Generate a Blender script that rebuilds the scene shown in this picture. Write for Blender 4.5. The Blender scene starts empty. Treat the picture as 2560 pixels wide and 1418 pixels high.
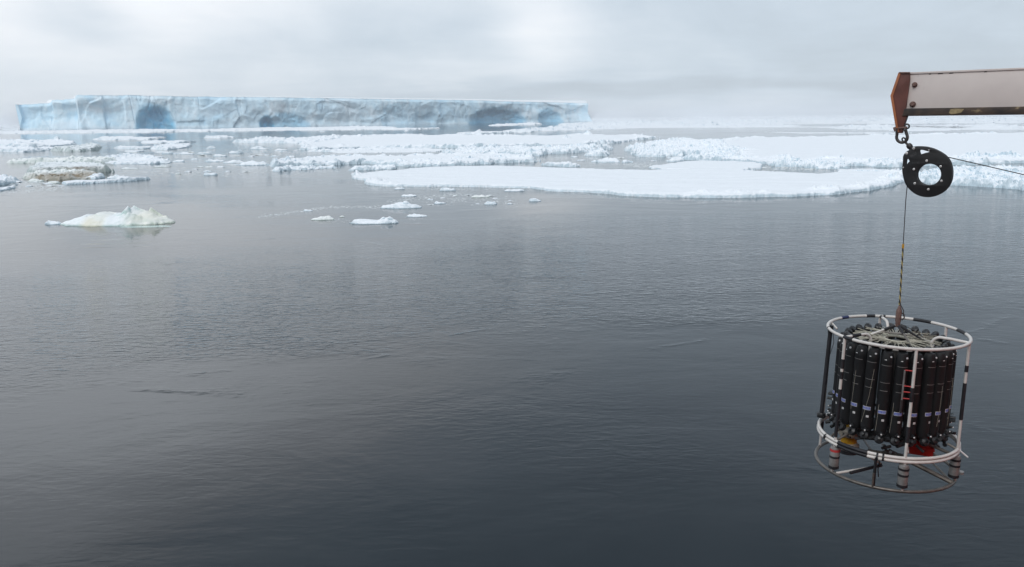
import bpy, math, random
import numpy as np
from mathutils import Vector, Matrix
random.seed(7)
S = bpy.context.scene
COL = S.collection
PI = math.pi

# ------------------------------------------------------------------ camera
FPX = 2000.0
TH = math.atan(413.0 / FPX)
RHO = 0.0117
CAMH = 9.0
f_ = np.array([0, math.cos(TH), -math.sin(TH)])
r0 = np.array([1.0, 0, 0]); u0 = np.array([0, math.sin(TH), math.cos(TH)])
r_ = math.cos(RHO) * r0 - math.sin(RHO) * u0
u_ = math.cos(RHO) * u0 + math.sin(RHO) * r0
CP = np.array([0, 0, CAMH])
cam = bpy.data.cameras.new('camera')
camo = bpy.data.objects.new('camera', cam); COL.objects.link(camo)
camo.matrix_world = Matrix(((r_[0], u_[0], -f_[0], 0), (r_[1], u_[1], -f_[1], 0), (r_[2], u_[2], -f_[2], CAMH), (0, 0, 0, 1)))
cam.sensor_width = 36.0
cam.lens = 36.0 * FPX / 2560.0
cam.clip_start = 0.1; cam.clip_end = 60000
S.camera = camo

def at(px, py, zc):
    "world point seen at a pixel of the 2560 px photograph, zc metres along the camera axis"
    return CP + zc * (f_ + r_ * (px - 1280) / FPX + u_ * (709 - py) / FPX)
def gnd(px, py, z=0.0):
    d = f_ + r_ * (px - 1280) / FPX + u_ * (709 - py) / FPX
    return CP + d * (z - CAMH) / d[2]
def dirn(px, py):
    d = f_ + r_ * (px - 1280) / FPX + u_ * (709 - py) / FPX
    return d / np.linalg.norm(d)

# ------------------------------------------------------------------ world, sun, exposure
SUN_EL, SUN_AZ = math.radians(46), math.radians(-150)       # azimuth from +Y towards +X
W = bpy.data.worlds.new('World'); S.world = W; W.use_nodes = True
nt = W.node_tree; nt.nodes.clear()
def N(t, **k):
    n = nt.nodes.new(t)
    for a, b in k.items(): setattr(n, a, b)
    return n
def L(a, b): nt.links.new(a, b)
def M(op, a, b=None, c=None, clamp=False):
    n = N('ShaderNodeMath', operation=op); n.use_clamp = clamp
    for i, v in enumerate((a, b, c)):
        if v is None: continue
        if isinstance(v, (int, float)): n.inputs[i].default_value = v
        else: L(v, n.inputs[i])
    return n.outputs[0]
tc = N('ShaderNodeTexCoord')
sep = N('ShaderNodeSeparateXYZ'); L(tc.outputs['Generated'], sep.inputs[0])
X, Y, Z = sep.outputs
Zp = M('MAXIMUM', Z, 0.0)
# overcast layer: brighter towards the zenith and towards the veiled sun
lum = M('MULTIPLY_ADD', Zp, -0.26, 0.77)
sund = (math.sin(SUN_AZ) * math.cos(SUN_EL), math.cos(SUN_AZ) * math.cos(SUN_EL), math.sin(SUN_EL))
dp = N('ShaderNodeVectorMath', operation='DOT_PRODUCT'); L(tc.outputs['Generated'], dp.inputs[0]); dp.inputs[1].default_value = sund
glow = M('POWER', M('MAXIMUM', dp.outputs['Value'], 0.0), 7.0)
lum = M('MULTIPLY_ADD', glow, 0.9, lum)
lum = M('MULTIPLY_ADD', X, -0.07, lum)
# cloud structure, projected on a layer overhead
den = M('ADD', Zp, 0.09)
comb = N('ShaderNodeCombineXYZ'); L(M('DIVIDE', X, den), comb.inputs[0]); L(M('DIVIDE', Y, den), comb.inputs[1]); L(Zp, comb.inputs[2])
def cloud(scale, detail, off, dist=0.0, rough=0.5):
    mp = N('ShaderNodeMapping'); mp.inputs['Location'].default_value = off
    L(comb.outputs[0], mp.inputs[0])
    n = N('ShaderNodeTexNoise'); n.inputs['Scale'].default_value = scale; n.inputs['Detail'].default_value = detail
    n.inputs['Roughness'].default_value = rough; n.inputs['Distortion'].default_value = dist
    L(mp.outputs[0], n.inputs['Vector'])
    return M('SUBTRACT', n.outputs['Fac'], 0.5)
c1 = cloud(0.28, 5, (3.1, 1.7, 0), 0.4, 0.5)
c2 = cloud(0.9, 7, (0.3, 4.2, 0), 0.3, 0.62)
lum = M('MULTIPLY_ADD', c1, 0.20, lum)
lum = M('MULTIPLY_ADD', c2, 0.15, lum)
mp3 = N('ShaderNodeMapping'); mp3.inputs['Scale'].default_value = (3.0, 3.0, 5.0); mp3.inputs['Rotation'].default_value = (0.0, 0.6, 0.0); L(tc.outputs['Generated'], mp3.inputs[0])
n3 = N('ShaderNodeTexNoise'); n3.inputs['Scale'].default_value = 1.6; n3.inputs['Detail'].default_value = 6; n3.inputs['Roughness'].default_value = 0.55; n3.inputs['Distortion'].default_value = 0.5
L(mp3.outputs[0], n3.inputs['Vector'])
lum = M('MULTIPLY_ADD', M('SUBTRACT', n3.outputs['Fac'], 0.5), 0.32, lum)
# soft banks and gaps of the cloud cover
def blob(px, py, sx, sy, amp):
    global lum
    d = dirn(px, py)
    v = N('ShaderNodeVectorMath', operation='SUBTRACT'); L(wv, v.inputs[0]); v.inputs[1].default_value = d
    v2 = N('ShaderNodeVectorMath', operation='MULTIPLY'); L(v.outputs[0], v2.inputs[0])
    v2.inputs[1].default_value = (FPX / sx, FPX / sx, FPX / sy)
    v3 = N('ShaderNodeVectorMath', operation='DOT_PRODUCT'); L(v2.outputs[0], v3.inputs[0]); L(v2.outputs[0], v3.inputs[1])
    e = M('EXPONENT', M('MULTIPLY', v3.outputs['Value'], -0.5))
    lum = M('MULTIPLY_ADD', e, amp, lum)
def rblob(px, py, sx, sy, amp):      # a bank of cloud that the calm water mirrors at this pixel
    d = dirn(px, py); dd = dirn
    globals()['dirn'] = lambda a, b: np.array([d[0], d[1], -d[2]])
    blob(px, py, sx, sy, amp); globals()['dirn'] = dd
wn = N('ShaderNodeTexNoise'); wn.inputs['Scale'].default_value = 5.0; wn.inputs['Detail'].default_value = 4; L(comb.outputs[0], wn.inputs['Vector']); wn.inputs['Scale'].default_value = 0.9
wv_ = N('ShaderNodeVectorMath', operation='MULTIPLY_ADD'); L(wn.outputs['Color'], wv_.inputs[0]); wv_.inputs[1].default_value = (0.08, 0.08, 0.04)
off = N('ShaderNodeVectorMath', operation='SUBTRACT'); L(tc.outputs['Generated'], off.inputs[0]); off.inputs[1].default_value = (0.04, 0.04, 0.02)
L(off.outputs[0], wv_.inputs[2]); wv = wv_.outputs[0]
blob(-150, -480, 760, 270, 0.50); rblob(330, 1095, 300, 75, 0.42); rblob(60, 1400, 170, 60, 0.40); rblob(150, 900, 420, 150, 0.12); rblob(1350, 1180, 560, 170, -0.10); blob(430, 20, 110, 50, 0.12); blob(230, 45, 90, 40, -0.17)
blob(240, 110, 200, 25, 0.06); blob(900, 110, 330, 70, -0.09); blob(1340, 70, 80, 90, 0.17); blob(1180, 60, 80, 80, -0.08)
blob(1130, 190, 90, 28, 0.08); blob(1480, 120, 220, 60, 0.05); blob(1800, 222, 520, 20, -0.12)
blob(1280, 225, 260, 16, -0.08); blob(2200, 110, 300, 70, -0.07); blob(2130, 245, 260, 16, 0.05)
blob(80, 260, 160, 40, 0.04); blob(1900, 20, 300, 40, 0.03); blob(620, 200, 250, 40, 0.02)
rmp = N('ShaderNodeValToRGB'); cr = rmp.color_ramp
cr.elements[0].position = 0.72; cr.elements[0].color = (0.875, 1.0, 1.125, 1)
cr.elements[1].position = 1.0; cr.elements[1].color = (0.96, 1.0, 1.05, 1)
L(lum, rmp.inputs[0])
cm = N('ShaderNodeVectorMath', operation='SCALE'); L(rmp.outputs[0], cm.inputs[0]); L(lum, cm.inputs['Scale'])
bg2 = N('ShaderNodeBackground'); L(cm.outputs[0], bg2.inputs['Color']); bg2.inputs['Strength'].default_value = 1.0
sky = N('ShaderNodeTexSky', sky_type='NISHITA'); sky.sun_disc = False
sky.sun_elevation = SUN_EL; sky.sun_rotation = SUN_AZ
bg1 = N('ShaderNodeBackground'); L(sky.outputs[0], bg1.inputs['Color']); bg1.inputs['Strength'].default_value = 0.08
mx = N('ShaderNodeMixShader'); mx.inputs[0].default_value = 0.93
L(bg1.outputs[0], mx.inputs[1]); L(bg2.outputs[0], mx.inputs[2])
wo = N('ShaderNodeOutputWorld'); L(mx.outputs[0], wo.inputs['Surface'])
sun = bpy.data.lights.new('sun', 'SUN'); sun.energy = 1.15; sun.angle = math.radians(30); sun.color = (1.0, 0.99, 0.975)
suno = bpy.data.objects.new('sun', sun); COL.objects.link(suno)
suno.rotation_euler = (-Vector(sund)).to_track_quat('-Z', 'Y').to_euler()
S.view_settings.view_transform = 'Standard'; S.view_settings.look = 'None'
S.view_settings.exposure = 0.0; S.view_settings.gamma = 1.0; S.view_settings.use_curve_mapping = False
S.render.engine = 'CYCLES'
S.cycles.max_bounces = 6; S.cycles.diffuse_bounces = 4; S.cycles.glossy_bounces = 3
S.cycles.volume_bounces = 1; S.cycles.transmission_bounces = 2
S.cycles.caustics_reflective = False; S.cycles.caustics_refractive = False

# ------------------------------------------------------------------ materials
class Mat:
    def __init__(self, name):
        self.m = bpy.data.materials.new(name); self.m.use_nodes = True
        self.t = self.m.node_tree; self.t.nodes.clear()
        self.b = self.n('ShaderNodeBsdfPrincipled'); self.o = self.n('ShaderNodeOutputMaterial')
        self.l(self.b.outputs[0], self.o.inputs[0])
    def n(self, t, **k):
        n = self.t.nodes.new(t)
        for a, b in k.items(): setattr(n, a, b)
        return n
    def l(self, a, b): self.t.links.new(a, b)
    def set(self, **k):
        for a, v in k.items():
            i = self.b.inputs[a.replace('_', ' ')]
            if hasattr(v, 'links'): self.l(v, i)
            else: i.default_value = v
        return self
    def math(self, op, a, b=None, c=None, clamp=False):
        n = self.n('ShaderNodeMath', operation=op); n.use_clamp = clamp
        for i, v in enumerate((a, b, c)):
            if v is None: continue
            if isinstance(v, (int, float)): n.inputs[i].default_value = v
            else: self.l(v, n.inputs[i])
        return n.outputs[0]
    def pos(self): return self.n('ShaderNodeNewGeometry').outputs['Position']
    def obj(self): return self.n('ShaderNodeTexCoord').outputs['Object']
    def noise(self, vec, scale, detail=3, rough=0.5, scl=(1, 1, 1), rot=(0, 0, 0), dist=0.0):
        mp = self.n('ShaderNodeMapping'); mp.inputs['Scale'].default_value = scl; mp.inputs['Rotation'].default_value = rot
        self.l(vec, mp.inputs[0])
        n = self.n('ShaderNodeTexNoise'); n.inputs['Scale'].default_value = scale; n.inputs['Detail'].default_value = detail
        n.inputs['Roughness'].default_value = rough; n.inputs['Distortion'].default_value = dist
        self.l(mp.outputs[0], n.inputs['Vector']); return n.outputs['Fac']
    def ramp(self, fac, stops):
        n = self.n('ShaderNodeValToRGB'); e = n.color_ramp.elements
        while len(e) < len(stops): e.new(0.5)
        for i, (p, c) in enumerate(stops):
            e[i].position = p; e[i].color = (*c, 1) if len(c) == 3 else c
        self.l(fac, n.inputs[0]); return n.outputs[0]
    def mix(self, fac, a, b):
        n = self.n('ShaderNodeMix', data_type='RGBA')
        for i, v in ((0, fac), (6, a), (7, b)):
            if isinstance(v, (int, float)): n.inputs[i].default_value = v
            elif isinstance(v, tuple): n.inputs[i].default_value = (*v, 1)
            else: self.l(v, n.inputs[i])
        return n.outputs[2]
    def attr(self, name):
        a = self.n('ShaderNodeAttribute'); a.attribute_name = name; return a.outputs['Fac']
    def bump(self, h, dist, strength=1.0, prev=None):
        b = self.n('ShaderNodeBump'); b.inputs['Distance'].default_value = dist; b.inputs['Strength'].default_value = strength
        self.l(h, b.inputs['Height'])
        if prev is not None: self.l(prev, b.inputs['Normal'])
        return b.outputs[0]

def plain(name, col, rough=0.5, metal=0.0, var=0.15, scale=12, wear=None, wearcol=None):
    m = Mat(name); v = m.obj()
    n = m.noise(v, scale, 4, 0.6)
    lo = tuple(c * (1 - var) for c in col); hi = tuple(min(1, c * (1 + var)) for c in col)
    c = m.ramp(n, [(0.3, lo), (0.7, hi)])
    if wear:
        w = m.ramp(m.noise(v, scale * 2.3, 5, 0.7), [(wear, (0, 0, 0)), (min(1, wear + 0.08), (1, 1, 1))])
        c = m.mix(w, c, wearcol)
    m.set(Base_Color=c, Roughness=rough, Metallic=metal)
    m.set(Normal=m.bump(m.noise(v, scale * 4, 3), 0.002, 0.4))
    return m.m

# water
mw = Mat('sea_water'); wp = mw.pos()
big = mw.noise(wp, 0.030, 3, 0.5, (0.55, 1.0, 1), (0, 0, 0.25), 0.8)
mid = mw.noise(wp, 0.10, 4, 0.6, (0.5, 1.2, 1), (0, 0, 0.3), 1.2)
act = mw.math('MULTIPLY', mw.math('SMOOTH_MIN', 1.0, mw.math('MAXIMUM', mw.math('MULTIPLY', mw.math('SUBTRACT', big, 0.50), 6.0), 0.0), 0.2), mw.math('MULTIPLY_ADD', mid, 1.4, 0.15))
syp = mw.n('ShaderNodeSeparateXYZ'); mw.l(wp, syp.inputs[0])
_e = np.array([gnd(*p)[:2] for p in ((0, 985), (600, 905), (1000, 868), (1400, 812), (2100, 765))]); _b, _a = np.polyfit(_e[:, 0], _e[:, 1], 1)
q = mw.math('SUBTRACT', syp.outputs[1], mw.math('MULTIPLY_ADD', syp.outputs[0], float(_b), float(_a)))     # metres beyond the near edge of the wind-ruffled band
q = mw.math('ADD', q, mw.math('MULTIPLY', mw.math('SUBTRACT', mw.noise(wp, 0.16, 4, 0.6, (0.6, 1, 1)), 0.5), 12.0))
def sstep(v, lo, hi):
    n = mw.n('ShaderNodeMapRange', interpolation_type='SMOOTHSTEP'); n.inputs['From Min'].default_value = lo; n.inputs['From Max'].default_value = hi
    mw.l(v, n.inputs['Value']); return n.outputs['Result']
band = mw.math('MULTIPLY', sstep(q, -3.0, 3.5), mw.math('SUBTRACT', 1.0, sstep(q, 14.0, 38.0)))
act = mw.math('MULTIPLY', act, 0.75)
act = mw.math('ADD', act, mw.math('MULTIPLY', band, mw.math('MULTIPLY_ADD', mid, 1.8, 0.1)))
act = mw.math('ADD', act, 0.09)
def ridge(scale, scl, rot, width, gain, dist=1.0):
    r = mw.math('ABSOLUTE', mw.math('SUBTRACT', mw.noise(wp, scale, 2, 0.5, scl, rot, dist), 0.5))
    return mw.math('MULTIPLY', mw.math('MAXIMUM', mw.math('SUBTRACT', 1.0, mw.math('DIVIDE', r, width)), 0.0), gain)
brk = mw.math('MAXIMUM', mw.math('MULTIPLY', mw.math('SUBTRACT', mw.noise(wp, 0.14, 5, 0.7), 0.51), 7.0), 0.0)
rd = mw.math('MULTIPLY', mw.math('MINIMUM', brk, 1.0), ridge(0.05, (0.5, 1.1, 1), (0, 0, 0.35), 0.016, 0.5, 2.0))
act = mw.math('ADD', act, rd)
rip = mw.noise(wp, 3.6, 2, 0.5, (0.5, 1.3, 1), (0, 0, 0.15), 0.6)
rip2 = mw.noise(wp, 1.5, 3, 0.5, (0.6, 1.2, 1), (0, 0, -0.2), 0.8)
sw = mw.noise(wp, 0.20, 4, 0.5, (0.7, 1.0, 1), (0, 0, 0.3), 0.6)
nb = mw.bump(sw, 0.05, 1.0)
h2 = mw.math('MULTIPLY', rip2, act)
nb = mw.bump(h2, 0.026, 1.0, nb)
h1 = mw.math('MULTIPLY', rip, act)
nb = mw.bump(h1, 0.040, 1.0, nb)
mw.set(Base_Color=(0.003, 0.010, 0.016, 1), Roughness=0.045, IOR=1.333, Normal=nb)
WATER = mw.m

# snow / sea ice : snow lies on what faces up, broken faces show the ice itself, darkened in ICE to deepen its shading; dirt is a painted attribute
def ice_mat(name, snow, ice, dirty, k0=0.45, k1=0.85):
    m = Mat(name); g = m.n('ShaderNodeNewGeometry'); p = g.outputs['Position']
    sp = m.n('ShaderNodeSeparateXYZ'); m.l(g.outputs['Normal'], sp.inputs[0])
    up = m.math('ADD', sp.outputs[2], m.math('MULTIPLY', m.math('SUBTRACT', m.noise(p, 1.7, 4, 0.6), 0.5), 0.25))
    f = m.ramp(up, [(k0, (0, 0, 0)), (k1, (1, 1, 1))])
    tone = m.noise(p, 0.6, 3, 0.5)
    sc = m.ramp(tone, [(0.3, tuple(c * 0.965 for c in snow)), (0.7, snow)])
    ic = m.ramp(m.noise(p, 1.1, 5, 0.65), [(0.3, tuple(c * 0.82 for c in ice)), (0.7, tuple(min(1, c * 1.1) for c in ice))])
    c = m.mix(f, ic, sc)
    c = m.mix(m.attr('dirt'), c, dirty)
    m.set(Base_Color=c, Roughness=0.75)
    m.b.inputs['Specular IOR Level'].default_value = 0.2
    m.set(Normal=m.bump(m.noise(p, 2.2, 5, 0.65), 0.10, 0.7, m.bump(m.noise(p, 0.22, 4, 0.55, (0.5, 1.2, 1), (0, 0, 0.5)), 0.9, 0.7)))
    return m.m
ICE = ice_mat('snow_covered_sea_ice', (0.87, 0.905, 0.945), (0.55, 0.665, 0.735), (0.42, 0.37, 0.27), 0.40, 0.84)
ICE_OLD = ice_mat('old_weathered_ice', (0.80, 0.84, 0.86), (0.42, 0.50, 0.50), (0.19, 0.155, 0.11), 0.40, 0.84)
ICE_CREAM = ice_mat('algae_tinted_ice', (0.86, 0.885, 0.88), (0.56, 0.64, 0.62), (0.26, 0.21, 0.145), 0.35, 0.8)
ICE_YEL = ice_mat('yellow_tinted_ice', (0.86, 0.90, 0.92), (0.46, 0.62, 0.60), (0.74, 0.68, 0.48), 0.35, 0.85)

def berg_mat(name, snow):
    m = Mat(name); p = m.pos()
    if snow:
        m.set(Base_Color=m.ramp(m.noise(p, 0.05, 3), [(0.3, (0.86, 0.89, 0.92)), (0.7, (0.91, 0.93, 0.95))]), Roughness=0.8)
        return m.m
    a = m.noise(p, 0.022, 5, 0.55, (1, 1, 1), (0, 0, 0), 0.8)
    b = m.noise(p, 0.09, 5, 0.65, (1.2, 1.2, 0.35))
    s = m.math('MULTIPLY_ADD', b, 0.35, m.math('MULTIPLY', a, 0.75))
    c = m.ramp(s, [(0.38, (0.55, 0.80, 0.97)), (0.55, (0.67, 0.87, 0.98)), (0.70, (0.82, 0.92, 0.98))])
    c = m.mix(m.attr('powder'), c, (0.74, 0.88, 0.97))
    c = m.mix(m.attr('blue'), c, (0.20, 0.60, 0.88))
    st = m.noise(p, 0.35, 3, 0.6, (0.6, 0.6, 0.5))
    c = m.mix(m.math('MULTIPLY', m.math('SUBTRACT', st, 0.45, None, True), 0.5), c, (0.80, 0.90, 0.96))
    m.set(Base_Color=c, Roughness=0.7)
    m.b.inputs['Specular IOR Level'].default_value = 0.2
    m.set(Normal=m.bump(m.noise(p, 0.12, 5, 0.6), 1.2, 0.7))
    return m.m
BERG = berg_mat('glacier_ice', False); BSNOW = berg_mat('berg_snow', True)

# ------------------------------------------------------------------ numpy noise
def hsh(ix, iy, k=0):
    ix = ix.astype(np.int64); iy = iy.astype(np.int64)
    h = (ix * 374761393 + iy * 668265263 + k * 2147483647 + 1013904223) & 0xFFFFFFFF
    h = ((h ^ (h >> 13)) * 1274126177) & 0xFFFFFFFF
    h = ((h ^ (h >> 16)) * 2246822519) & 0xFFFFFFFF
    return ((h ^ (h >> 15)) & 0xFFFFFF) / float(0xFFFFFF)
def vnoise(x, y, k=0):
    ix = np.floor(x); iy = np.floor(y); fx = x - ix; fy = y - iy
    fx = fx * fx * (3 - 2 * fx); fy = fy * fy * (3 - 2 * fy)
    a = hsh(ix, iy, k); b = hsh(ix + 1, iy, k); c = hsh(ix, iy + 1, k); d = hsh(ix + 1, iy + 1, k)
    return (a + (b - a) * fx) * (1 - fy) + (c + (d - c) * fx) * fy
def fbm(x, y, k=0, o=4, g=0.5):
    s = 0; a = 1; t = 0
    for i in range(o):
        s = s + a * vnoise(x * 2 ** i + 17.3 * i, y * 2 ** i - 9.1 * i, k + i); t += a; a *= g
    return s / t
def blocks(x, y, k=0):
    "tilted blocks: every cell its own height and slope, with gaps between; 0..~1.3"
    ix = np.floor(x); iy = np.floor(y)
    bd = np.full(x.shape, 9.0); bd2 = np.full(x.shape, 9.0); bh = np.zeros(x.shape)
    for dx in (-1, 0, 1):
        for dy in (-1, 0, 1):
            cx = ix + dx; cy = iy + dy
            jx = cx + hsh(cx, cy, k); jy = cy + hsh(cx, cy, k + 1)
            ex = x - jx; ey = y - jy
            d = ex * ex + ey * ey
            h = hsh(cx, cy, k + 2) + ex * (hsh(cx, cy, k + 3) - 0.5) * 1.6 + ey * (hsh(cx, cy, k + 4) - 0.5) * 1.6
            n = d < bd
            bd2 = np.where(n, bd, np.minimum(bd2, d)); bh = np.where(n, h, bh); bd = np.where(n, d, bd)
    gap = np.clip((np.sqrt(bd2) - np.sqrt(bd)) / 0.18, 0, 1)
    return np.clip(bh, 0, 1.5) * (0.45 + 0.55 * gap)
def sst(a, b, x):
    t = np.clip((x - a) / (b - a), 0, 1); return t * t * (3 - 2 * t)

# ------------------------------------------------------------------ objects
def tag(o, label=None, cat=None, group=None, kind=None):
    if label: o['label'] = label
    if cat: o['category'] = cat
    if group: o['group'] = group
    if kind: o['kind'] = kind
    return o
def mesh_np(name, V, Q, mat, parent=None, smooth=False, attrs=None):
    V = np.asarray(V, dtype=np.float32); Q = np.asarray(Q, dtype=np.int32)
    me = bpy.data.meshes.new(name); k = Q.shape[1]
    me.vertices.add(len(V)); me.vertices.foreach_set('co', V.ravel())
    me.loops.add(Q.size); me.loops.foreach_set('vertex_index', Q.ravel())
    me.polygons.add(len(Q)); me.polygons.foreach_set('loop_start', np.arange(0, Q.size, k, dtype=np.int32))
    me.polygons.foreach_set('loop_total', np.full(len(Q), k, dtype=np.int32))
    me.polygons.foreach_set('use_smooth', np.full(len(Q), smooth))
    me.update(calc_edges=True)
    for an, av in (attrs or {}).items():
        a = me.attributes.new(an, 'FLOAT', 'POINT'); a.data.foreach_set('value', np.asarray(av, dtype=np.float32).ravel())
    me.materials.append(mat)
    o = bpy.data.objects.new(name, me); COL.objects.link(o)
    if parent: o.parent = parent
    return o
def grid_quads(ny, nx, keep=None):
    i = np.arange(ny * nx).reshape(ny, nx)
    q = np.stack([i[:-1, :-1], i[:-1, 1:], i[1:, 1:], i[1:, :-1]], -1)
    if keep is not None: q = q[keep]
    return q.reshape(-1, 4)
def compact(V, Q, attrs):
    u, inv = np.unique(Q.ravel(), return_inverse=True)
    return V[u], inv.reshape(Q.shape), {k: v[u] for k, v in attrs.items()}
def empty(name, loc=(0, 0, 0), rot=None):
    o = bpy.data.objects.new(name, None); COL.objects.link(o); o.location = loc
    o.empty_display_size = 0.2
    if rot is not None: o.rotation_euler = rot
    return o

# ================================================================== SETTING
# sea
sea_r = 14000.0
sea = mesh_np('sea', [(-sea_r, -3000, 0), (sea_r, -3000, 0), (sea_r, sea_r, 0), (-sea_r, sea_r, 0)], [(0, 1, 2, 3)], WATER)
tag(sea, 'dark grey polar sea, smooth with patches of fine ripples', kind='structure')

def sdf(px, py, poly):
    "signed distance, positive inside"
    P = np.asarray(poly); A = P; B = np.roll(P, -1, 0)
    d = np.full(px.shape, 1e18); ins = np.zeros(px.shape, bool)
    for (ax, ay), (bx, by) in zip(A, B):
        ex, ey = bx - ax, by - ay; L2 = ex * ex + ey * ey + 1e-12
        t = np.clip(((px - ax) * ex + (py - ay) * ey) / L2, 0, 1)
        d = np.minimum(d, (px - ax - t * ex) ** 2 + (py - ay - t * ey) ** 2)
        c = ((ay > py) != (by > py)) & (px < (bx - ax) * (py - ay) / (by - ay + 1e-12) + ax)
        ins ^= c
    d = np.sqrt(d); return np.where(ins, d, -d)

NF = [0]
def floe(name, label, front, back, fb, rim=0.6, rw=2.0, cov=0.5, ridges=(), mat=None, cat='ice floe', group=None, edge=None, blk=None, dirt=None, rough=0.05, res=1.0, holes=(), kind=None, floor=None, dyf=2.0):
    "a floating sheet: front points at the waterline and back points on the upper edge (pixels of the photograph)"
    NF[0] += 1; k = NF[0] * 31
    poly = [gnd(x, y, 0.0)[:2] for x, y in front] + [gnd(x, y, fb)[:2] for x, y in back]
    poly = np.array(poly)
    x0, y0 = poly.min(0); x1, y1 = poly.max(0)
    dist = float(np.median(poly[:, 1])); dmin = y0
    size = min(x1 - x0, y1 - y0)
    ea = edge if edge is not None else min(max(0.10 * size, 0.15), 2.2)
    x0 -= ea; x1 += ea; y0 -= ea; y1 += ea
    dx = max(0.05, dmin * 0.0011) * res; dy = dx * dyf
    nx = int((x1 - x0) / dx) + 2
    # rows grow with distance
    ys = [y0]
    while ys[-1] < y1: ys.append(ys[-1] + dy * max(1.0, (ys[-1] / dmin) ** 1.6))
    ys = np.array(ys); ny = len(ys)
    if nx * ny > 600000:
        s = math.sqrt(nx * ny / 600000.0); nx = int(nx / s); ys = np.interp(np.linspace(0, ny - 1, int(ny / s)), np.arange(ny), ys); ny = len(ys)
    xs = np.linspace(x0, x1, nx)
    gx, gy = np.meshgrid(xs, ys)
    c = np.array([poly[:, 0].mean(), poly[:, 1].mean()])
    d = sdf(gx, gy, poly)
    for h in holes:
        d = np.minimum(d, -sdf(gx, gy, np.array([gnd(x, y, fb * 0.3)[:2] for x, y in h])))
    bs = blk or max(0.5, dist * 0.008)
    d = d + (fbm(gx / (ea * 3), gy / (ea * 3), k, 4, 0.6) - 0.5) * 2 * ea
    B = blocks(gx / bs + 3.3, gy / bs, k) * 0.65 + blocks(gx / (bs * .4), gy / (bs * .4) + 7, k + 9) * 0.35
    m = sst(0.62 - cov * 0.5, 0.80 - cov * 0.5, fbm(gx / (bs * 7), gy / (bs * 7), k + 5, 3))
    rimv = rim * np.exp(-(np.maximum(d, 0) / rw) ** 2) * m
    for rx, ry, rs, rh in ridges:
        q = gnd(rx, ry, 0.0); w = rs / FPX * q[1]
        rimv = np.maximum(rimv, rh * np.exp(-(((gx - q[0]) / w) ** 2 + ((gy - q[1]) / max(w * 0.8, rh * 1.2)) ** 2)))
    flat = fb * (0.85 + 0.3 * fbm(gx / (bs * 6), gy / (bs * 6), k + 7, 3)) + rough * (fbm(gx / bs, gy / bs, k + 8, 3) - 0.5) * 2
    soft = fbm(gx / (bs * 1.6), gy / (bs * 1.6), k + 21, 3, 0.55)
    d = d + np.clip(rimv / 0.6, 0, 1) * (soft - 0.5) * bs * 1.2
    z = flat + rimv * (B * 0.82 + sst(0.25, 0.75, soft) * 0.42 - 0.12)
    z = np.minimum(z, 0.35 * fb + np.maximum(d, 0) * (0.75 + 0.7 * B))
    z = np.where(d > 0, z * np.clip(d / max(0.28 * fb, 0.4 * dx), 0.0, 1) ** 0.55, -0.3)
    z = np.where((d > 0) & (z < 0.02), 0.02, z)
    # a little plan jitter so that the fine rows do not show
    jx = (vnoise(gx * 3 / bs, gy * 3 / bs, k + 12) - 0.5) * dx * 0.8
    keepv = d > -dx * 2.2
    kq = keepv[:-1, :-1] | keepv[:-1, 1:] | keepv[1:, 1:] | keepv[1:, :-1]
    dv = np.zeros_like(z) if dirt is None else dirt(gx, gy, z, c, k)
    V = np.stack([gx + jx - c[0], gy - c[1], z], -1).reshape(-1, 3)
    Q = grid_quads(ny, nx, kq)
    V, Q, at_ = compact(V, Q, {'dirt': dv.ravel()})
    o = mesh_np(name, V, Q, mat or ICE, attrs=at_, smooth=(dyf < 2))
    o.location = (c[0], c[1], 0)
    tag(o, label, cat if not kind else None, group, kind)
    return o

# ---------------- big floes
floe('ice_floe', 'large flat snow-covered floe nearest the camera, with rubble along its right-hand rim',
     [(878, 438), (884, 447), (908, 452), (918, 463), (960, 467), (1040, 467), (1120, 467), (1220, 469), (1325, 471), (1370, 478), (1480, 482), (1560, 490), (1650, 494), (1780, 495), (1880, 494), (1980, 492), (2090, 487), (2175, 477), (2235, 465), (2262, 450)],
     [(2270, 436), (2235, 424), (2150, 421), (2095, 424), (2095, 429), (2050, 434), (1960, 429.5), (1868, 426.5), (1862, 425), (1903, 417), (1905, 409), (1880, 404), (1760, 401), (1700, 404), (1660, 410), (1622, 415), (1650, 420.5), (1715, 422), (1620, 424.5), (1540, 424), (1400, 419), (1250, 414), (1150, 414), (1060, 418), (960, 427), (900, 433)],
     0.36, rim=0.22, rw=1.2, cov=0.25, edge=0.55, rough=0.035, dyf=1.1,
     ridges=[(915, 455, 45, 0.95), (885, 443, 30, 0.8), (945, 461, 25, 0.8), (985, 465, 16, 0.5), (1570, 489, 26, 0.4), (1640, 490, 30, 0.35), (1755, 490, 34, 0.7), (1840, 490, 40, 0.5), (1910, 488, 30, 0.35), (2050, 481, 30, 0.75), (2090, 482, 34, 0.6), (2150, 474, 34, 0.7), (2200, 464, 36, 0.85), (2235, 452, 34, 1.0), (2240, 440, 34, 1.0), (1945, 430, 14, 0.45), (2030, 432, 16, 0.35), (1690, 456, 8, 0.25)])
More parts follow.
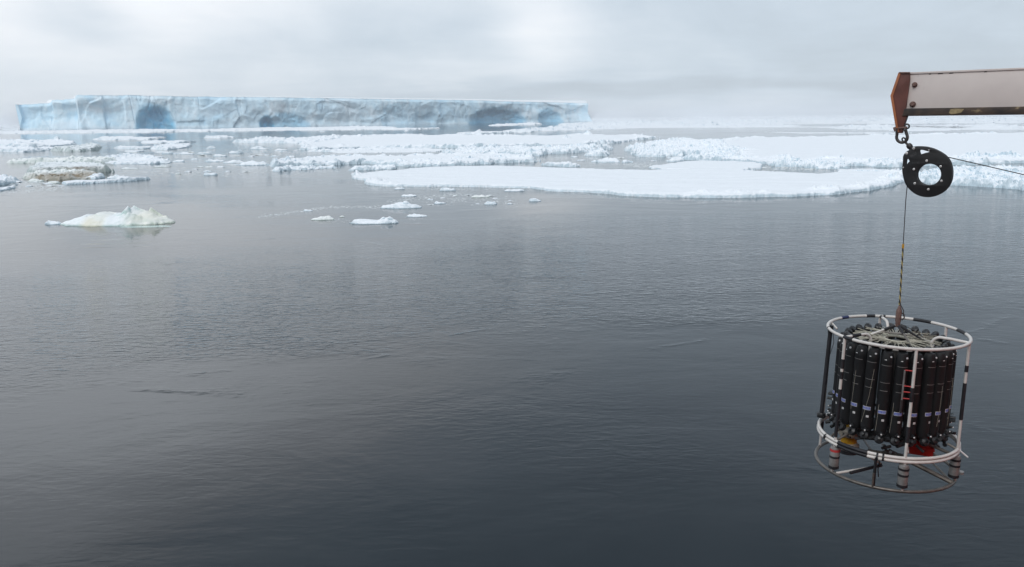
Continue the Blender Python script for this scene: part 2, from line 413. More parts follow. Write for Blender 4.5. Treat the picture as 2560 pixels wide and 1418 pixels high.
floe('ice_floe', 'wide smooth white floe on the right, behind the pulley block',
     [(1700, 400), (1790, 402), (1875, 404), (1905, 409), (1960, 408), (2030, 414), (2090, 414), (2140, 415), (2240, 418), (2330, 415), (2420, 412), (2560, 408), (2800, 404)],
     [(2800, 330), (2560, 331), (2400, 335), (2200, 337), (2000, 343), (1900, 343), (1840, 344), (1790, 353), (1800, 366), (1840, 374), (1830, 386), (1790, 392)],
     0.45, rim=0.9, rw=4.0, cov=0.45, edge=2.0, rough=0.03,
     ridges=[(1880, 400, 26, 0.8), (1950, 400, 34, 1.0), (2080, 402, 40, 1.1), (2170, 408, 50, 1.0), (2230, 412, 60, 1.1), (2440, 400, 50, 1.6), (2520, 402, 50, 1.6), (1855, 340, 10, 3.0), (1800, 350, 30, 1.2), (1750, 396, 30, 0.6)])
floe('ice_floe', 'rubble-covered floe edge at the right border, below the slanting wire',
     [(2280, 452), (2330, 462), (2385, 464), (2450, 467), (2500, 471), (2560, 477), (2700, 480)],
     [(2700, 418), (2560, 420), (2470, 420), (2400, 424), (2330, 428), (2285, 438)],
     0.45, rim=0.9, rw=3.0, cov=0.9, edge=0.8,
     ridges=[(2400, 452, 40, 0.9), (2460, 455, 50, 1.0), (2520, 460, 40, 1.0), (2560, 462, 40, 1.2), (2440, 440, 60, 1.1), (2530, 445, 60, 1.1), (2330, 450, 40, 0.9)])
floe('ice_floe', 'long smooth middle-distance floe with a small snow pyramid near its right end',
     [(744, 358), (756, 366), (762, 375), (800, 376), (830, 373), (900, 370), (1040, 370), (1150, 370), (1240, 369), (1330, 366), (1450, 363), (1530, 359), (1580, 352), (1650, 345)],
     [(1650, 343), (1600, 339), (1500, 336.5), (1400, 338.5), (1300, 339), (1150, 338), (1000, 337), (900, 339), (830, 343), (790, 348)],
     0.5, rim=1.0, rw=5.0, cov=0.5, edge=2.5, rough=0.04,
     ridges=[(790, 352, 35, 1.2), (775, 368, 30, 0.9), (905, 344, 20, 1.6), (1418, 349, 9, 2.6), (1470, 340, 12, 2.0), (1605, 341, 10, 2.2), (1220, 348, 9, 0.8), (1320, 366, 30, 1.2), (1540, 355, 20, 1.0), (860, 370, 20, 1.1)])
floe('ice_floe', 'long narrow floe with a rubbly near edge, just behind the nearest big floe',
     [(667, 414), (690, 417), (760, 414), (850, 412), (905, 409), (960, 413), (1010, 417), (1060, 417), (1100, 416), (1170, 413), (1250, 409), (1340, 405)],
     [(1343, 396), (1310, 388), (1230, 385), (1100, 387), (980, 390), (850, 391), (750, 397), (700, 402), (675, 408)],
     0.5, rim=0.7, rw=3.0, cov=0.8, edge=1.2, rough=0.04,
     ridges=[(690, 412, 28, 1.3), (725, 410, 30, 1.5), (760, 408, 25, 0.8), (880, 396, 40, 0.9), (995, 413, 26, 1.2), (1060, 409, 50, 0.8), (1150, 404, 50, 0.8), (1250, 400, 50, 0.9), (1320, 400, 30, 1.2), (1000, 394, 40, 0.8)])
floe('rubble_floe', 'jumbled ice blocks between the two long floes, left of the open lead',
     [(1096, 384), (1110, 386), (1170, 386), (1240, 386), (1300, 388), (1350, 391), (1362, 386), (1410, 384), (1470, 380), (1520, 374), (1545, 371)],
     [(1545, 368), (1500, 366), (1450, 367), (1380, 370), (1300, 370), (1220, 370), (1150, 374), (1110, 380)],
     0.45, rim=1.1, rw=12.0, cov=0.95, edge=1.6, ridges=[(1160, 380, 40, 1.2), (1235, 377, 50, 1.7), (1350, 385, 20, 1.4), (1400, 377, 30, 1.2), (1480, 372, 30, 1.2)])
floe('rubble_floe', 'broad field of piled ice blocks right of the lead, against the smooth right-hand floe',
     [(1560, 375), (1585, 381), (1600, 392), (1650, 393), (1690, 391), (1740, 396), (1790, 398), (1850, 401), (1905, 402)],
     [(1860, 394), (1845, 378), (1815, 366), (1805, 353), (1740, 350), (1700, 348), (1650, 354), (1610, 362), (1565, 368)],
     0.45, rim=1.1, rw=14.0, cov=0.8, edge=2.0,
     ridges=[(1685, 358, 30, 1.4), (1740, 352, 30, 1.5), (1680, 382, 24, 1.5), (1730, 376, 30, 1.3), (1780, 369, 30, 1.6), (1820, 372, 22, 1.3), (1640, 364, 30, 1.0), (1790, 390, 40, 1.0)],
     holes=[[(1570, 376), (1620, 376.5), (1650, 374), (1620, 372.5), (1575, 373)], [(1690, 393), (1760, 392), (1720, 389.5)]])
floe('rubble_floe', 'tongue of rough ice lying in the far open water left of the long smooth floe',
     [(585, 356), (620, 357.5), (680, 358), (740, 359), (790, 358), (830, 352)],
     [(860, 341), (800, 343), (740, 345), (690, 347), (640, 348), (620, 352)], 0.4, rim=1.4, rw=12, cov=0.75, edge=2.0,
     ridges=[(645, 352, 20, 1.7), (670, 352, 20, 1.5), (720, 351, 22, 1.6), (780, 350, 30, 1.6)])
floe('rubble_floe', 'ragged apron of broken ice before the left end of the long narrow floe',
     [(680, 428), (700, 429), (730, 426), (765, 425), (800, 422), (840, 421)], [(840, 417), (780, 419), (720, 419), (690, 423)],
     0.15, rim=0.7, rw=6, cov=0.85, edge=0.6, ridges=[(700, 424, 16, 0.7), (735, 421, 20, 0.7)])
floe('rubble_floe', 'small rough floe touching the upper left corner of the nearest big floe',
     [(858, 426), (880, 427.5), (930, 425), (980, 424), (1000, 422)], [(990, 418), (940, 417), (895, 420), (865, 424)],
     0.2, rim=0.7, rw=5, cov=0.85, edge=0.6, ridges=[(905, 421, 26, 0.9), (960, 420, 26, 0.6)])
floe('rubble_floe', 'low brash band lying between the far smooth floe and the ridged narrow floe',
     [(765, 377.5), (850, 383), (960, 382), (1060, 381), (1110, 378)], [(1110, 372), (1000, 372), (900, 374), (820, 377)],
     0.12, rim=0.8, rw=9, cov=0.35, edge=3.0)
floe('ice_floe', 'flat slab with a block pile on top, floating alone in the lead',
     [(1461, 390), (1490, 391), (1524, 390.5)], [(1526, 381), (1500, 377.5), (1470, 382)], 0.35, rim=1.2, rw=6, cov=0.9, edge=0.7, ridges=[(1495, 384, 24, 1.2)])
floe('ice_floe', 'thin pale slab in the lead, below the floe with the block pile',
     [(1480, 405.5), (1510, 407), (1545, 406)], [(1545, 400), (1510, 398), (1490, 402)], 0.22, rim=0.5, rw=2, cov=0.6, edge=0.6)
floe('ice_floe', 'long thin slab close behind the nearest big floe, at the left end of the lead',
     [(1353, 413), (1390, 416.5), (1440, 417.5), (1457, 416)], [(1440, 410.5), (1420, 405.5), (1395, 408.5), (1360, 409.5)], 0.3, rim=0.5, rw=2, cov=0.7, edge=0.5, ridges=[(1425, 411, 14, 0.7)])
floe('ice_floe', 'pointed slab leaning against the narrow floe where it ends at the lead',
     [(1338, 402.5), (1350, 404), (1362, 402.5)], [(1362, 400), (1345, 399)], 0.3, rim=0.6, rw=2, cov=0.8, edge=0.4)
floe('ice_floe', 'flat oval slab in front of the field of piled blocks',
     [(1590, 389.5), (1615, 391.5), (1650, 391)], [(1654, 384.5), (1630, 384), (1600, 386.5)], 0.35, rim=0.4, rw=2, cov=0.4, edge=0.5)
floe('ice_floe', 'low knobbly slab at the right end of the lead, close to the nearest floe',
     [(1663, 404), (1685, 405.5), (1712, 402)], [(1712, 398), (1690, 396), (1670, 400)], 0.25, rim=0.5, rw=2, cov=0.8, edge=0.5)
floe('ice_floe', 'small white slab with a dark underside in the middle of the lead',
     [(1545, 406), (1562, 407.5), (1580, 405.5)], [(1580, 402.5), (1560, 401.5), (1548, 403.5)], 0.28, rim=0.4, rw=2, cov=0.8, edge=0.4)
floe('ice_floe', 'flat tongue of ice beside the small pool behind the nearest big floe',
     [(2093, 428), (2125, 432.5), (2165, 434.5)], [(2235, 428), (2180, 423), (2140, 424.5), (2100, 422)], 0.35, rim=0.3, rw=2, cov=0.4, edge=0.3)
floe('rubble_floe', 'scattered low blocks bordering the dark pool behind the nearest big floe',
     [(1905, 412), (1950, 416.5), (2000, 418.5), (2060, 422), (2100, 423)], [(2130, 419), (2090, 412), (2010, 409), (1950, 408)],
     0.2, rim=0.9, rw=8, cov=0.6, edge=1.6, ridges=[(2060, 415, 30, 0.9)])
# ---------------- floes of the left half
floe('ice_floe', 'snowy floe cut by the left border, with dark rubble knobs on it',
     [(-60, 366), (0, 366), (60, 368), (130, 366), (170, 363), (190, 360.5)], [(183, 357.5), (150, 351), (130, 351), (60, 352), (0, 352), (-60, 352)],
     0.4, rim=1.2, rw=5, cov=0.5, edge=1.6, ridges=[(50, 362, 24, 1.8), (100, 358, 26, 1.6), (148, 354, 14, 2.6)])
floe('rubble_floe', 'blocky grey rubble at the left border just below the snowy floe',
     [(-60, 380), (0, 379), (60, 381), (90, 379), (130, 374)], [(140, 368), (90, 370), (40, 368), (0, 368), (-60, 368)], 0.15, rim=1.1, rw=8, cov=0.6, edge=2.0, ridges=[(85, 374, 16, 1.3)])
floe('rubble_floe', 'rounded blue-white ice mound right of the snowy floe at the left border',
     [(130, 377), (160, 379), (200, 378.5), (245, 375), (253, 368)], [(240, 364), (210, 364), (180, 368), (140, 371)], 0.5, rim=1.0, rw=8, cov=0.95, edge=1.0,
     ridges=[(155, 373, 26, 1.2), (225, 368, 26, 1.4)], mat=ICE_OLD)
floe('ice_floe', 'low elongated floe alone in the open water below the big blue cave',
     [(233, 349), (260, 350.5), (320, 350.5), (370, 349.5), (400, 346), (414, 344)], [(405, 341.5), (340, 343), (260, 342), (245, 345)], 0.4, rim=1.0, rw=5, cov=0.5, edge=1.6,
     ridges=[(262, 343.5, 14, 1.6), (365, 346, 12, 1.7), (395, 343, 14, 1.0)])
floe('ice_floe', 'thin white sliver right below the elongated floe under the blue cave',
     [(350, 357), (400, 358.5), (450, 357.5), (487, 355)], [(487, 353), (440, 352), (380, 352.5)], 0.3, rim=0.6, rw=4, cov=0.6, edge=1.5)
floe('rubble_floe', 'rough heap of small blocks at the right end of the thin white sliver',
     [(380, 373), (420, 375), (470, 369), (478, 364)], [(460, 361), (420, 361.5), (400, 366)], 0.3, rim=1.0, rw=6, cov=0.65, edge=1.6, ridges=[(435, 366, 20, 1.2)])
floe('ice_floe', 'white low floe with one raised lump, left of the heap of small blocks',
     [(285, 371), (320, 373), (360, 372.5), (385, 371)], [(380, 368.5), (335, 367), (300, 366.5)], 0.35, rim=0.5, rw=3, cov=0.5, edge=1.0, ridges=[(305, 369, 18, 1.1)])
floe('ice_floe', 'thin sheet of ice directly under the white low floe with the lump',
     [(312, 379), (340, 380.5), (365, 378.5)], [(360, 376.5), (325, 376)], 0.25, rim=0.4, rw=3, cov=0.5, edge=0.6)
floe('ice_floe', 'long floe with a pointed left tip, behind the brown-stained floe',
     [(18, 406), (30, 408.5), (90, 408), (150, 408), (220, 409), (260, 408)], [(300, 400), (240, 396), (180, 395), (110, 396), (60, 401), (25, 403)], 0.35, rim=0.9, rw=5, cov=0.7, edge=0.9,
     ridges=[(78, 400, 22, 1.3), (180, 402, 50, 0.9)], mat=ICE_CREAM)
floe('rubble_floe', 'loose field of small broken blocks right of the long floe with the pointed tip',
     [(255, 407), (290, 410), (330, 409.5), (385, 410), (410, 405)], [(400, 391), (350, 387.5), (300, 390), (265, 394)], 0.12, rim=0.8, rw=12, cov=0.5, edge=3.0, ridges=[(340, 391, 28, 0.9)])
def brown(cx, cy, wx, wy, amp=1.0):
    q = gnd(cx, cy, 0.3)
    def fn(gx, gy, z, c, k):
        g = np.exp(-((gx - q[0]) / (wx / FPX * q[1])) ** 2 - ((gy - q[1]) / wy) ** 2)
        return np.clip(amp * g * (0.35 + 1.1 * fbm(gx / 0.9, gy / 0.9, k + 3, 4)), 0, 1)
    return fn
floe('stained_floe', 'weathered grey-green floe with a brown-stained hollow, left side of the picture',
     [(66, 424), (75, 433), (90, 437), (150, 432), (200, 433), (250, 431), (272, 430), (285, 428)], [(284, 423), (276, 417), (255, 411), (210, 407), (140, 407), (90, 410), (68, 420)],
     0.75, rim=0.5, rw=5, cov=0.9, edge=0.5, ridges=[(85, 420, 26, 0.5), (230, 414, 40, 0.5)], mat=ICE_OLD, dirt=brown(165, 432, 70, 7, 1.2), rough=0.15)
floe('stained_floe', 'cream and brown broken blocks lying against the front of the weathered floe',
     [(60, 447), (110, 452), (150, 452), (190, 450), (240, 447)], [(245, 436), (215, 426), (180, 428), (120, 426), (90, 434)],
     0.22, rim=0.7, rw=8, cov=0.85, edge=1.0, ridges=[(110, 432, 20, 0.8), (160, 436, 26, 0.7), (215, 430, 26, 0.8)], mat=ICE_CREAM, dirt=brown(165, 442, 90, 9, 1.1))
floe('ice_block', 'rounded white lump between the weathered floe and the long tilted slab',
     [(214, 447), (240, 449), (265, 444)], [(262, 437), (235, 436), (218, 441)], 0.45, rim=0.5, rw=2, cov=0.9, edge=0.4, cat='ice block')
floe('tilted_slab', 'long clean white slab on the left ending in a raised point on its right',
     [(153, 459), (165, 462.5), (230, 459), (300, 455), (350, 451), (379, 448.5)], [(380, 443), (350, 442), (300, 446), (240, 449.5), (190, 450), (168, 452)],
     0.36, rim=0.4, rw=1.0, cov=0.5, edge=0.18, ridges=[(172, 455, 14, 0.75), (372, 445, 14, 0.7), (200, 453, 14, 0.4)], cat='ice slab')
floe('ice_floe', 'pale rubble floe cut by the left border, level with the tilted slab',
     [(-60, 466), (0, 463), (25, 459), (44, 454)], [(36, 446), (12, 440), (0, 440), (-60, 440)], 0.3, rim=0.7, rw=4, cov=0.85, edge=0.6, ridges=[(5, 448, 30, 0.7)])
floe('ice_floe', 'thin low sheet at the left border, lowest of the pieces there',
     [(-40, 477), (0, 478), (18, 475), (40, 470)], [(35, 468), (10, 469), (-40, 470)], 0.12, rim=0.3, rw=3, cov=0.8, edge=0.5)
# foot of the iceberg
floe('shore_ice', 'long snowy strip of ice in front of the left end of the iceberg',
     [(-60, 336), (0, 334.5), (60, 334), (150, 333), (300, 331.5), (430, 330)], [(440, 326.5), (300, 324.5), (200, 326), (100, 328), (0, 328.5), (-60, 329)], 0.35, rim=1.2, rw=14, cov=0.6, edge=5, blk=4)
floe('shore_ice', 'thin broken strip of ice in front of the mouth of the big blue cave',
     [(290, 331), (370, 331.5), (440, 330), (520, 329)], [(520, 325), (440, 324.5), (360, 323.5), (300, 326)], 0.35, rim=1.2, rw=12, cov=0.8, edge=4, blk=4)
floe('shore_ice', 'strip of rubble ice along the middle of the iceberg foot, thickest near its right end',
     [(500, 328), (620, 327), (720, 326), (800, 325.5), (900, 324.5), (980, 323)], [(990, 319), (960, 317.5), (880, 317), (800, 319), (700, 319), (600, 321.5), (500, 324)], 0.35, rim=1.2, rw=18, cov=0.7, edge=5, blk=4, ridges=[(905, 320, 50, 3.0)])
floe('shore_ice', 'flat white strip continuing right from the rubble strip at the iceberg foot',
     [(950, 324), (1020, 323.5), (1100, 321.5)], [(1100, 319.5), (1020, 319.5), (960, 320.5)], 0.6, rim=0.8, rw=8, cov=0.5, edge=4, blk=4)
floe('shore_ice', 'two small snow heaps near the right cave of the iceberg',
     [(1225, 314.5), (1280, 314.5), (1350, 312)], [(1350, 309.5), (1300, 309.5), (1240, 311.5)], 0.4, rim=2.0, rw=18, cov=0.5, edge=6, blk=4, ridges=[(1320, 311, 18, 4.5), (1340, 311, 10, 4.5)])
floe('ice_floe', 'curved thin floe with one upright spike in the far grey water before the right cave',
     [(1142, 334), (1200, 336), (1240, 334), (1330, 331)], [(1330, 328), (1240, 328.5), (1170, 329.5)], 0.5, rim=1.2, rw=8, cov=0.5, edge=3, ridges=[(1197, 331, 5, 5.0)])
floe('ice_floe', 'thin flat sliver far out in the water, below the small cave of the iceberg',
     [(512, 345), (550, 345.8), (590, 344.8)], [(585, 342.5), (560, 339.5), (530, 341.5)], 0.35, rim=0.9, rw=6, cov=0.6, edge=1.5)

# ---------------- hand-placed smaller pieces (photograph px: x0, x1, waterline y, height)
def piece(x0, x1, yb, hpx, label, cat='ice piece', mat=None, dirt=None, name='ice_piece', seedp=0, depth=0.6, group=None, profile=None):
    q = gnd((x0 + x1) / 2, yb); dist = q[1]; zc_ = float((q - CP) @ f_); w = 1.06 * (x1 - x0) / FPX * zc_; h = hpx / FPX * zc_
    dp_ = max(w * depth, h * 0.8)
    nx = int(min(150, max(26, (x1 - x0) * 0.62))); ny = int(nx * 0.6) + 8
    xs = np.linspace(-0.6, 0.6, nx) * w; ys = np.linspace(-0.12, 1.12, ny) * dp_
    gx, gy = np.meshgrid(xs, ys); k = 900 + seedp * 17
    a = np.abs(gx / (w / 2)); b = (gy - dp_ / 2) / (dp_ / 2)
    rr = 1 - np.sqrt(a ** 2.2 + b ** 2)
    s = w * 0.16
    d = rr + (fbm(gx / s, gy / s, k, 4, 0.6) - 0.5) * 0.4 - 0.06
    base = 0.30 if profile is None else 0.22
    Bk = blocks(gx / (w * .13), gy / (w * .13), k + 3)
    prof = np.clip(fbm(gx / (w * .3), gy / (w * .5), k + 5, 3) * 1.9 - 0.45, 0, 1) if profile is None else np.interp(gx / w + 0.5, [p[0] for p in profile], [p[1] for p in profile])
    core = np.clip(d * 2.6, 0, 1) ** 0.6
    z = h * core * (base + (1 - base) * prof * (0.62 + 0.42 * Bk) * np.exp(-((b - 0.1) / 0.8) ** 2))
    z = z + h * 0.05 * (fbm(gx / (w * .05), gy / (w * .05), k + 8, 3) - .5) * core
    z = np.where(d > 0, np.maximum(z, 0.03), -0.25)
    kv = d > -0.35
    kq = kv[:-1, :-1] | kv[:-1, 1:] | kv[1:, 1:] | kv[1:, :-1]
    dv = np.zeros_like(z) if dirt is None else dirt(gx / w + 0.5, z / h, k)
    V = np.stack([gx, gy, z], -1).reshape(-1, 3)
    V, Q, at_ = compact(V, grid_quads(ny, nx, kq), {'dirt': dv.ravel()})
    o = mesh_np(name, V, Q, mat or ICE, attrs=at_, smooth=(nx > 100))
    o.location = (q[0] * (1 + 0.5 * dp_ / q[1]), q[1], 0)
    tag(o, label, cat, group); return o

def yel(x, z, k):
    return np.clip(sst(0.60, 0.78, x) * 0.4 + sst(0.25, 0.35, x) * (1 - sst(0.45, 0.52, x)) * (1 - z) * 0.7, 0, 1) * (0.4 + 0.9 * fbm(x * 9, z * 5, k, 3))
fm = Mat('submerged_ice_green'); fm.set(Base_Color=fm.ramp(fm.noise(fm.pos(), 1.4, 4, .6), [(.3, (.30, .44, .42)), (.7, (.48, .62, .60))]), Roughness=0.12)
qf = gnd(355, 568)
fv = [(0, 0.35, 0.035)]; nfv = 40
for i in range(nfv):
    a_ = 2 * PI * i / nfv; r_f = 1 + 0.35 * (float(fbm(np.array(3 * math.cos(a_) + 5), np.array(3 * math.sin(a_)), 3, 3)) - .5) * 2
    fv.append((2.5 * r_f * math.cos(a_), 0.35 + 0.75 * r_f * math.sin(a_), 0.004))
wf = mesh_np('submerged_ice_sheet', fv, [(0, 1 + i, 1 + (i + 1) % nfv) for i in range(nfv)], fm.m, smooth=True)  # surface sheet added for the green of submerged ice, the water being opaque
bergy = piece(148, 428, 566, 45, 'jagged small iceberg fragment with a yellowish right end, alone in the left foreground water', 'ice fragment', ICE_YEL, yel, 'iceberg_fragment', 3, 0.42,
      profile=[(0, .02), (.08, .10), (.2, .28), (.33, .50), (.42, .62), (.50, .48), (.56, .42), (.60, .58), (.645, 1.15), (.69, .85), (.74, .66), (.79, .76), (.84, .84), (.88, .62), (.93, .66), (1, .3)])
wf.parent = bergy; wf.location = (qf[0] - bergy.location[0], qf[1] - bergy.location[1], 0)
piece(114, 156, 562, 14, 'little rounded ice lump just left of the jagged iceberg fragment', seedp=4, cat='ice lump', name='ice_lump')
SM = [
 (872, 994, 561, 19, 'largest of the free white pieces below the big floe, lowest in the group', 0.40),
 (955, 1055, 522, 17, 'long white piece above and right of the largest free piece', 0.40),
 (778, 836, 551, 14, 'cream-coloured double lump, leftmost of the free pieces below the big floe', 0.5),
 (1017, 1068, 543, 9, 'thin flat pinkish-white slab right of the largest free piece', 0.4),
 (1322, 1352, 504, 11, 'small white hump by itself, rightmost of the free pieces', 0.5),
 (1178, 1224, 494, 9, 'thin pale slab with two knobs, just below the front edge of the big floe', 0.4),
 (1210, 1243, 512, 9, 'white lump in the thin brash below the big floe', 0.5),
 (1085, 1116, 510, 8, 'flat lump left of the thin brash below the big floe', 0.5),
 (1098, 1140, 478, 10, 'low crumbly piece hugging the front edge of the big floe', 0.5),
 (1258, 1312, 479, 9, 'long low crumbly piece close under the front edge of the big floe', 0.4),
 (986, 1012, 474, 7, 'small crumb under the rubbly left corner of the big floe', 0.5),
 (1003, 1042, 492, 8, 'slanting small slab at the upper end of the curved brash line', 0.5),
 (758, 782, 528, 6, 'tiny slab sitting on the curved brash line', 0.5),
 (1068, 1084, 500, 4, 'tiny flat crumb between the two clusters of brash', 0.5),
 (1268, 1282, 511, 5, 'tiny lump at the right end of the thin brash', 0.6),
 (848, 862, 543, 4, 'tiny crumb right of the cream-coloured double lump', 0.6),
 (515, 541, 372, 9, 'tent-shaped block in the open water left of the tongue of rough ice', 0.5),
 (624, 670, 374, 9, 'flat slab with an upright block on its right end', 0.4),
 (686, 720, 377, 6, 'low rounded slab left of the long smooth floe', 0.4),
 (572, 610, 384, 11, 'rounded double hump in the open water above the row of rubble', 0.5),
 (532, 568, 392, 9, 'low lump left of and below the rounded double hump', 0.5),
 (676, 698, 392, 5, 'small thin slab above the ridged narrow floe', 0.4),
 (494, 532, 386, 8, 'flat dome-shaped slab on the left of the rounded double hump', 0.4),
 (512, 562, 405, 11, 'first rubble heap from the left in the row leading to the ridged narrow floe', 0.5),
 (560, 612, 408, 10, 'second rubble heap from the left in the row leading to the ridged narrow floe', 0.5),
 (596, 672, 414, 13, 'third and widest rubble heap in the row, touching the ridged narrow floe', 0.5),
 (450, 486, 386, 7, 'small crumbly slab left of the flat dome-shaped slab', 0.5),
 (404, 434, 385, 7, 'little knobbly piece right of the heap of small blocks', 0.5),
 (344, 376, 411, 7, 'small white wedge at the right end of the loose field of blocks', 0.5),
 (395, 425, 409, 8, 'small white wedge in the water right of the loose field of blocks', 0.5),
 (430, 462, 405, 7, 'low white sliver left of the row of rubble heaps', 0.5),
 (492, 510, 418, 4, 'tiny grey sliver below the row of rubble heaps', 0.5),
 (508, 545, 439, 9, 'single hummock on its own below the row of rubble heaps', 0.5),
 (382, 426, 418, 5, 'dull flat sliver of ice left of the single hummock', 0.4),
 (300, 348, 423, 4, 'dull thin sheet right of the weathered brown floe', 0.4),
 (268, 320, 447, 10, 'small rounded ridge directly above the raised end of the tilted slab', 0.5),
 (70, 110, 455, 10, 'pale lump left of the tilted slab, in the slush', 0.5),
 (118, 150, 459, 7, 'low pale crumb touching the left tip of the tilted slab', 0.5),
 (1440, 1462, 402, 4, 'tiny flat crumb in the lead below the block pile', 0.5),
 (1700, 1722, 425, 3, 'thin crumb in the slit of the nearest big floe', 0.5),
 (1010, 1022, 328, 4, 'tiny white lump in the far water below the iceberg middle', 0.6),
 (800, 812, 330, 3, 'tiny white dot of ice in the far water below the small cave', 0.6),
 (505, 530, 430, 5, 'tiny flat crumb above the single hummock', 0.5),
]
for i, (a, b, y, h, lab, dpt) in enumerate(SM):
    piece(a, b, y, h, lab, seedp=10 + i, depth=dpt, mat=ICE_CREAM if 'cream' in lab or 'pale' in lab else (ICE_OLD if 'dull' in lab or 'grey' in lab else None), group='small pieces of drift ice')

# ---------------- loose brash: individuals that share a few meshes, and the finest crumbs as one object
def lump_mesh(k):
    n = 9; V = []; Q = []
    for j in range(5):
        for i in range(n):
            a = 2 * PI * i / n; rr = [1.0, 1.05, 0.85, 0.5, 0.05][j] * (0.7 + 0.6 * float(hsh(np.array(i), np.array(j // 2), k)))
            zz = [-0.3, 0.02, 0.22, 0.42, 0.5][j] * (0.5 + 1.0 * float(hsh(np.array(i // 2), np.array(j), k + 5)))
            V.append((rr * math.cos(a), 0.6 * rr * math.sin(a), zz if j else -0.2))
    for j in range(4):
        for i in range(n): Q.append((j * n + i, j * n + (i + 1) % n, (j + 1) * n + (i + 1) % n, (j + 1) * n + i))
    return V, Q
LUMPS = []
for k in range(10):
    V, Q = lump_mesh(40 + k); LUMPS.append((np.array(V), np.array(Q)))
lump_me = []
for k, (V, Q) in enumerate(LUMPS):
    o = mesh_np('brash_piece', V, Q, ICE if k % 3 else ICE_OLD); lump_me.append(o.data); bpy.data.objects.remove(o)
ORD = ['first', 'second', 'third', 'fourth', 'fifth', 'sixth', 'seventh', 'eighth', 'ninth', 'tenth', 'eleventh', 'twelfth']
ZONES = [
 ((1060, 1290, 484, 514), 8, 26, (6, 9), 'crumb from the left in the thin brash below the big floe'),
 ((560, 760, 372, 396), 8, 20, (6, 10), 'crumb from the left in the water left of the long floes'),
 ((430, 660, 412, 436), 9, 30, (7, 12), 'crumb from the left below the row of rubble heaps'),
 ((300, 520, 380, 408), 12, 34, (7, 13), 'broken piece from the left in the loose ice field'),
 ((20, 160, 440, 476), 9, 26, (7, 13), 'piece from the left in the slush near the left border'),
 ((1380, 1700, 388, 412), 8, 22, (6, 10), 'crumb from the left floating in the lead'),
 ((1900, 2120, 414, 424), 8, 14, (7, 12), 'small block from the left in the pool behind the big floe'),
 ((680, 860, 418, 428), 7, 16, (6, 10), 'crumb from the left under the ridged narrow floe'),
]
rnd = random.Random(5); pts = []
for (x0, x1, y0, y1), n, nf, (s0, s1), lab in ZONES:
    xs_ = [x0 + (x1 - x0) * (i + rnd.uniform(0.15, 0.85)) / n for i in range(n)]
    for i, px in enumerate(xs_):
        py = rnd.uniform(y0, y1); q = gnd(px, py); mi = rnd.randrange(len(lump_me))
        o = bpy.data.objects.new('brash_piece', lump_me[mi]); COL.objects.link(o)
        w = rnd.uniform(s0, s1) / FPX * q[1]
        o.location = (q[0], q[1], 0); o.scale = (w, w, w * rnd.uniform(0.3, 0.6)); o.rotation_euler = (0, 0, rnd.uniform(-0.5, 0.5) + rnd.choice((0, PI)))
        tag(o, ORD[i] + ' ' + lab, 'ice crumb', 'crumbs of drifting ice')
    for i in range(nf): pts.append((rnd.uniform(x0, x1), rnd.uniform(y0, y1), rnd.uniform(2, 5)))
def crumbs(name, label, pts):
    VV = []; QQ = []; n = 0
    for px, py, s in pts:
        V, Q = rnd.choice(LUMPS); q = gnd(px, py); w = s / FPX * q[1]
        VV.append(V * (w, w * 0.8, w * 0.16) + (q[0], q[1], 0)); QQ.append(Q + n); n += len(V)
    o = mesh_np(name, np.concatenate(VV), np.concatenate(QQ), ICE_OLD); tag(o, label, kind='stuff'); return o
def along(line, n, spread, s):
    L_ = np.array(line, float); seg = np.sqrt(((L_[1:] - L_[:-1]) ** 2).sum(1)); cum = np.concatenate([[0], np.cumsum(seg)])
    for i in range(n):
        t = rnd.uniform(0, cum[-1]); x = np.interp(t, cum, L_[:, 0]); y = np.interp(t, cum, L_[:, 1])
        pts.append((x + rnd.gauss(0, spread * 4), y + rnd.gauss(0, spread), rnd.uniform(*s)))
along([(650, 542), (720, 533), (800, 521), (870, 517), (950, 518)], 300, 1.6, (1.5, 3.5))
along([(1150, 484), (1080, 492), (1040, 497), (970, 506)], 150, 2.0, (1.5, 3.5))
along([(1120, 505), (1180, 497), (1240, 505), (1290, 512)], 200, 4.5, (1.2, 3.2))
along([(780, 548), (880, 555)], 60, 3, (1.2, 2.5))
along([(560, 430), (660, 425), (820, 430)], 160, 5, (1.5, 4))
along([(0, 482), (60, 478), (160, 472)], 160, 3, (1.5, 4))
along([(300, 425), (400, 430), (480, 438)], 120, 5, (1.5, 4))
along([(20, 455), (140, 466)], 200, 6, (1.5, 5))
along([(1560, 411), (1640, 418)], 150, 3, (1.5, 4))
along([(1400, 396), (1600, 398)], 60, 5, (1.2, 3))
along([(900, 468), (1150, 472), (1330, 474), (1560, 492)], 260, 1.6, (1.5, 3.5))
along([(600, 362), (740, 380)], 120, 8, (1.5, 4))
along([(1880, 419), (2060, 424)], 160, 2.5, (2, 5))
crumbs('brash_ice', 'fine crumbs of drifting ice strewn in lines between the floes', pts)

